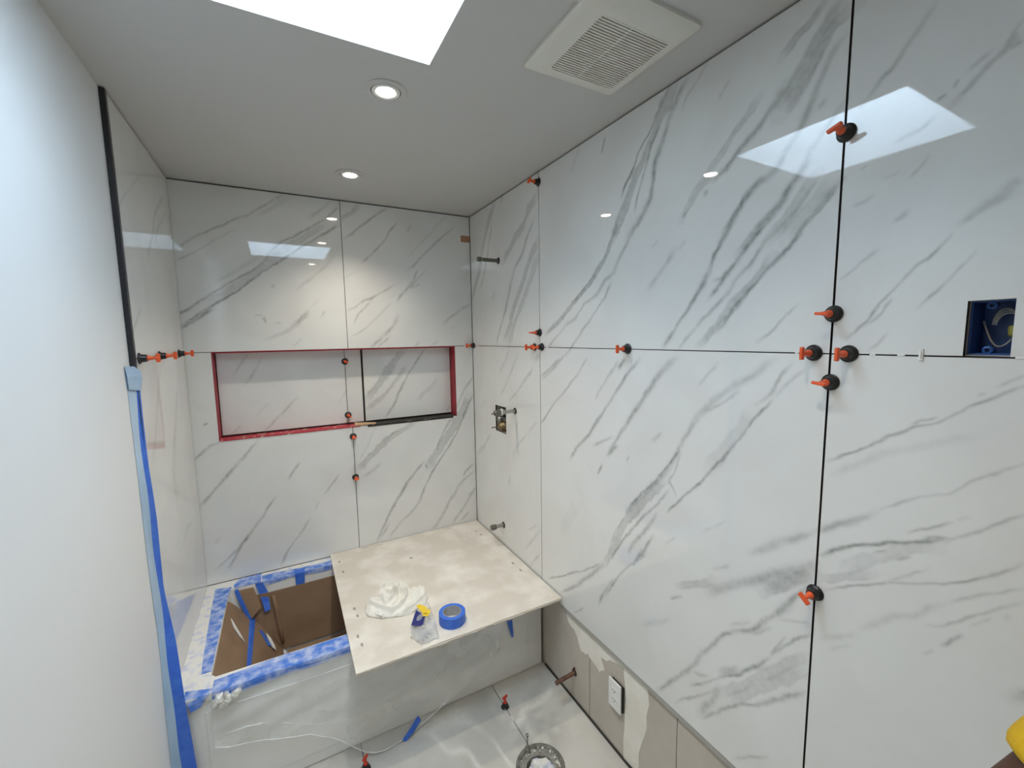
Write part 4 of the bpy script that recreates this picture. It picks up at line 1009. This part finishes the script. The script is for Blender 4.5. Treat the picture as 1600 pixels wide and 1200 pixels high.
oy, oz = -1.366, .256
ol = thing('wall_outlet', 'white duplex wall outlet hanging proud of the bare lower wall', 'outlet', (W + .012, oy, oz))
obj('dark_cutout', G().box((-.010, -.040, -.052), (-.0008, .026, .056)), 'black', ol)  # black slab stands in for the shaded cutout behind the plate
obj('cover_plate', G().box((-.0175, -.035, -.0605), (-.0105, .035, .0605)), 'white_pl', ol, bevel=.0022)
for s_ in (-1, 1):
    so = obj('receptacle', G().prism([(.0165 * max(-1, min(1, 1.18 * math.cos(t))), s_ * .0195 + .0145 * max(-1, min(1, 1.25 * math.sin(t)))) for t in [i * math.pi / 12 for i in range(24)]], lambda a, b, w: (-.0175 - w, a, b), .0016), 'white_pl', ol)
    obj('slot', G().box((-.0196, -.0075, s_ * .0195 - .001), (-.0191, -.0055, s_ * .0195 + .007)).box((-.0196, .0055, s_ * .0195 - .001), (-.0191, .0075, s_ * .0195 + .006)).lathe([(.0024, 0), (.0024, .0005)], (-.0191, 0, s_ * .0195 - .006), (-1, 0, 0), 10), 'cavity', so)
obj('plate_screw', G().lathe([(.003, 0), (.003, .0012), (.002, .0016)], (-.0175, 0, 0), (-1, 0, 0), 12), 'paper', ol)

# ================================================================== CEILING FITTINGS
def downlight(x, y, label):
    t_ = thing('downlight', label, 'downlight', (x, y, ZC), 'ceiling downlights')
    autosmooth(obj('trim_ring', G().lathe([(.0635, -.0002), (.0645, -.0015), (.062, -.0035), (.046, -.0030), (.0455, -.0008)], n=40, cap=False), 'ceil', t_, True))
    autosmooth(obj('gap_ring', G().lathe([(.0455, -.0006), (.0425, -.0006)], n=40, cap=False), 'cavity', t_, True))
    autosmooth(obj('gimbal_ring', G().lathe([(.0428, -.0006), (.042, -.0042), (.034, -.0055), (.029, -.0030)], n=40, cap=False), 'white_pl', t_, True))
    obj('lens', G().lathe([(.0295, -.0030), (.0285, -.0040), (.0005, -.0046)], n=32, cap=False), 'lens', t_, True)
    l = bpy.data.lights.new('lamp', 'SPOT'); l.energy = LAMP_W; l.color = LAMP_COL; l.spot_size = math.radians(116); l.spot_blend = 1.0; l.shadow_soft_size = .024
    lo = bpy.data.objects.new('lamp', l); C.objects.link(lo); lo.parent = t_; lo.location = (0, 0, -.012)
downlight(.757, -.400, 'lit round downlight over the tub, nearest the back wall')
downlight(.760, -1.150, 'lit round downlight beside the skylight well')
downlight(.750, -2.190, 'lit round downlight overhead in front of the skylight well, seen only as a tile reflection')

fx0, fx1, fy0, fy1 = 1.070, 1.390, -1.792, -1.456; gx0, gx1, gy0, gy1 = 1.134, 1.355, -1.721, -1.497
fan = thing('exhaust_fan', 'ivory square exhaust fan grille on the ceiling', 'exhaust fan', ((fx0 + fx1) / 2, (fy0 + fy1) / 2, ZC))
def rrect(x0, x1, y0, y1, r, n=5):
    P = []
    for cx, cy, a0 in ((x1 - r, y1 - r, 0), (x0 + r, y1 - r, 90), (x0 + r, y0 + r, 180), (x1 - r, y0 + r, 270)):
        for i in range(n + 1):
            t = math.radians(a0 + 90 * i / n); P.append((cx + r * math.cos(t), cy + r * math.sin(t)))
    return P
loops = [(rrect(fx0, fx1, fy0, fy1, .016), -.0002), (rrect(fx0, fx1, fy0, fy1, .016), -.009), (rrect(fx0 + .012, fx1 - .012, fy0 + .012, fy1 - .012, .012), -.0165), (rrect(gx0, gx1, gy0, gy1, .014), -.0175), (rrect(gx0, gx1, gy0, gy1, .014), -.004)]
g = G(); nl = len(loops[0][0]); cxx, cyy = (fx0 + fx1) / 2, (fy0 + fy1) / 2
for lp, z in loops: g.v += [(a - cxx, b - cyy, z) for a, b in lp]
g.f += [(k * nl + i, k * nl + (i + 1) % nl, (k + 1) * nl + (i + 1) % nl, (k + 1) * nl + i) for k in range(len(loops) - 1) for i in range(nl)]
autosmooth(obj('cover', g, 'fan', fan, True), 30)
obj('cavity', G().prism([(a - cxx, b - cyy) for a, b in rrect(gx0, gx1, gy0, gy1, .014)], lambda a, b, w: (a, b, -.004 + w), .003), 'cavity', fan)
ns = 26; sl = None
for i in range(ns):
    y = gy0 + (gy1 - gy0) * (i + .5) / ns - cyy; inset = .006 if i in (0, ns - 1) else .0005
    if i in (0, ns - 1) or sl is None:
        o = obj('slat', G().box((gx0 - cxx + inset, -.0024, -.0165), (gx1 - cxx - inset, .0024, -.0085)), 'fan', fan)
        if i not in (0, ns - 1): sl = o
    else:
        o = sl.copy(); C.objects.link(o); o.parent = fan
    o.location = (0, y, 0)
obj('centre_rib', G().box((-.0015, gy0 - cyy, -.0160), (.0015, gy1 - cyy, -.0090)), 'fan', fan)

# ================================================================== FLOOR: toilet flange
tf = thing('toilet_flange', 'round open toilet flange hole in the floor stuffed with crumpled plastic', 'toilet flange', (FX, FY, 0))
obj('outer_ring', G().lathe([(FR + .003, -.012), (FR + .004, .0015), (FR - .003, .004), (FR - .010, .002), (FR - .012, -.012)], n=48, cap=False), 'ringgrey', tf, True)
gq = G(); rr = random.Random(9); n = 40; P = []
for k, (r, z) in enumerate([(FR - .004, -.006), (FR - .014, -.009), (.070, -.012), (.056, -.016), (.052, -.05), (.03, -.06), (.001, -.06)]):
    P.append([(r * math.cos(2 * math.pi * i / n) * (1 + (.04 * rr.random() if 0 < k < 4 else 0)), r * math.sin(2 * math.pi * i / n), z + (.010 * rr.random() if 0 < k < 4 else 0)) for i in range(n)])
for row in P: row.append(row[0])
obj('rough_cement', gq.sheet(P), 'cement', tf)
g = G()
for k in range(16):
    s_ = .012 + .014 * rr.random(); a = rr.random() * 6.28; d_ = .036 * math.sqrt(rr.random())
    g.lathe([(s_ * .15, -s_), (s_ * .75, -s_ * .5), (s_ * (.8 + .4 * rr.random()), .1 * s_), (s_ * .6, s_ * .7), (s_ * .1, s_)], (d_ * math.cos(a) + .004, d_ * math.sin(a) - .008, -.018 + .018 * rr.random()), (rr.random() - .5, rr.random() - .5, .8), 7)
obj('crumpled_plug', g, 'smear', tf)
bx_, by_ = -.010, .086
obj('closet_bolt', G().lathe([(.0075, .0), (.0075, .003), (.0032, .004), (.0032, .064), (.0062, .065), (.0062, .073), (.0030, .074)], (bx_, by_, -.004), (0, 0, 1), 12), 'chrome', tf, True)
obj('steel_tab', G().box((-.016, .070, -.002), (-.002, .100, .0035)), 'chrome', tf)
g = G()
for k in range(40):
    a = rr.random() * 6.28; d_ = .066 + .022 * rr.random(); s_ = .002 + .004 * rr.random()
    g.lathe([(s_ * .4, -s_), (s_, 0), (s_ * .3, s_ * .8)], (d_ * math.cos(a), d_ * math.sin(a), -.003), (rr.random() - .5, rr.random() - .5, 1), 5)
obj('rubble', g, 'plaster', tf, kind='stuff')

# ================================================================== small things on the back wall
tag(obj('brown_patch', G().box((1.457, -.0016, 2.301), (1.5165, -.0002, 2.341)), 'patch_brown', bevel=.0004), 'small brown rectangle in the upper right corner of the back wall', 'tape')  # thin flat brown rectangle against the tile
tag(obj('wood_shim', G().add([(.770, -.004, NZ0 + .0002), (.888, -.004, NZ0 + .0002), (.888, .022, NZ0 + .0002), (.770, .022, NZ0 + .0002), (.770, -.004, NZ0 + .017), (.888, -.004, NZ0 + .006), (.888, .022, NZ0 + .006), (.770, .022, NZ0 + .017)], [(0, 3, 2, 1), (4, 5, 6, 7), (0, 1, 5, 4), (1, 2, 6, 5), (2, 3, 7, 6), (3, 0, 4, 7)]), 'wood', bevel=.001), 'pale wooden shim lying on the niche sill below the dark gap', 'shim')

# ================================================================== PERSON beside the viewer (only a sleeve and arm reach into view)
def skin(name, pts, edges, m, parent=None, root=0, sub=2):
    me = bpy.data.meshes.new(name); me.from_pydata([p[0] for p in pts], edges, []); o = bpy.data.objects.new(name, me); C.objects.link(o)
    md = o.modifiers.new('skin', 'SKIN'); md.use_smooth_shade = True
    sv = me.skin_vertices[0].data if me.skin_vertices else None
    if sv is None:
        bpy.context.view_layer.update(); sv = me.skin_vertices[0].data
    for i, p in enumerate(pts):
        r = p[1]; sv[i].radius = (r, r) if not isinstance(r, tuple) else r; sv[i].use_root = (i == root)
    s2 = o.modifiers.new('sub', 'SUBSURF'); s2.levels = sub; s2.render_levels = sub
    me.materials.append(M[m]); o.parent = parent
    return o
px, py = 1.300, -2.840
pe = thing('person', 'person in a yellow short-sleeved shirt reaching an arm down at the right edge', 'person')
sh = Vector((1.367, -2.572, 1.296)); hem = Vector((1.2715, -2.464, 1.109)); el = Vector((1.224, -2.414, 1.011)); wr_ = Vector((1.10, -2.47, .80)); ha = Vector((1.075, -2.49, .735))
sh2 = Vector((1.15, -2.90, 1.38)); el2 = Vector((1.06, -2.98, 1.10)); wr2 = Vector((1.12, -2.80, .90)); ha2 = Vector((1.14, -2.74, .85))
pts = [((px, py, .93), .135), ((px, py + .02, 1.08), .125), ((px, py + .07, 1.24), .135), ((1.27, -2.73, 1.37), .10), ((1.27, -2.70, 1.46), .055), ((1.275, -2.67, 1.55), .075), ((1.28, -2.655, 1.65), .09), ((1.28, -2.67, 1.73), .06),
       (sh, .065), (hem, .050), (el, .045), (wr_, .030), (ha, .036), (sh2, .06), (el2, .043), (wr2, .029), (ha2, .034),
       ((px + .09, py, .87), .09), ((px + .09, py + .02, .50), .062), ((px + .09, py - .01, .09), .042), ((px + .09, py + .14, .035), .034),
       ((px - .09, py, .87), .09), ((px - .09, py + .02, .50), .062), ((px - .09, py - .01, .09), .042), ((px - .09, py + .14, .035), .034)]
ed = [(0, 1), (1, 2), (2, 3), (3, 4), (4, 5), (5, 6), (6, 7), (3, 8), (8, 9), (9, 10), (10, 11), (11, 12), (3, 13), (13, 14), (14, 15), (15, 16), (0, 17), (17, 18), (18, 19), (19, 20), (0, 21), (21, 22), (22, 23), (23, 24)]
skin('body', pts, ed, 'skin', pe)
shirt = [((px, py, .86), .150), ((px, py + .02, 1.06), .143), ((px, py + .07, 1.24), .150), ((1.27, -2.735, 1.36), .118), ((1.27, -2.712, 1.425), .070), (sh, .080), ((sh + hem) / 2, .076), (hem, .072), (hem + (hem - sh) * .02, .060), (sh2, .075), (sh2 + (el2 - sh2) * .6, .066), (sh2 + (el2 - sh2) * .65, .056)]
skin('shirt', shirt, [(0, 1), (1, 2), (2, 3), (3, 4), (3, 5), (5, 6), (6, 7), (7, 8), (3, 9), (9, 10), (10, 11)], 'shirt', pe)
tr3 = [((px, py, .93), .150), ((px + .092, py, .86), .105), ((px + .092, py + .02, .50), .078), ((px + .092, py - .01, .10), .068), ((px - .092, py, .86), .105), ((px - .092, py + .02, .50), .078), ((px - .092, py - .01, .10), .068)]
skin('trousers', tr3, [(0, 1), (1, 2), (2, 3), (0, 4), (4, 5), (5, 6)], 'jeans', pe)
skin('hair', [((1.28, -2.665, 1.70), .092), ((1.28, -2.70, 1.66), .082), ((1.28, -2.71, 1.60), .062)], [(0, 1), (1, 2)], 'hair', pe)
def fingers(hand, wrist, side):
    d = (hand - wrist).normalized(); s_ = d.cross(Vector((0, 0, 1))).normalized() * side; up = s_.cross(d)
    for k in range(4):
        b = hand + s_ * (.027 - .018 * k) + d * .02; L = (.068, .078, .074, .058)[k]
        skin('finger', [(b, .0095), (b + d * L * .45 + up * .004, .009), (b + d * L * .75 + up * .016, .0082), (b + d * L * .92 + up * .03, .0068)], [(0, 1), (1, 2), (2, 3)], 'skin', pe, sub=1)
    b = hand - d * .015 + s_ * .030
    skin('thumb', [(b, .0115), (b + s_ * .025 + d * .022, .0105), (b + s_ * .032 + d * .05, .0085)], [(0, 1), (1, 2)], 'skin', pe, sub=1)
fingers(ha, wr_, 1); fingers(ha2, wr2, -1)
fc = Vector((1.28, -2.655, 1.64))
for s_ in (-1, 1):
    obj('eye', G().lathe([(.002, -.008), (.008, -.004), (.010, 0), (.008, .005), (.002, .008)], fc + Vector((s_ * .030, .078, .012)), (0, 1, 0), 12), 'white_pl', pe, True)
    obj('ear', G().lathe([(.004, -.006), (.018, -.003), (.020, .003), (.008, .007)], fc + Vector((s_ * .086, -.01, -.005)), (s_, 0, 0), 12), 'skin', pe, True)
obj('nose', G().tube([fc + Vector((0, .078, .015)), fc + Vector((0, .094, -.015)), fc + Vector((0, .085, -.026))], [.007, .013, .009], 8), 'skin', pe, True)
obj('mouth', G().tube([fc + Vector((-.024, .070, -.050)), fc + Vector((0, .080, -.052)), fc + Vector((.024, .070, -.050))], [.004, .007, .004], 8), 'skin', pe, True)
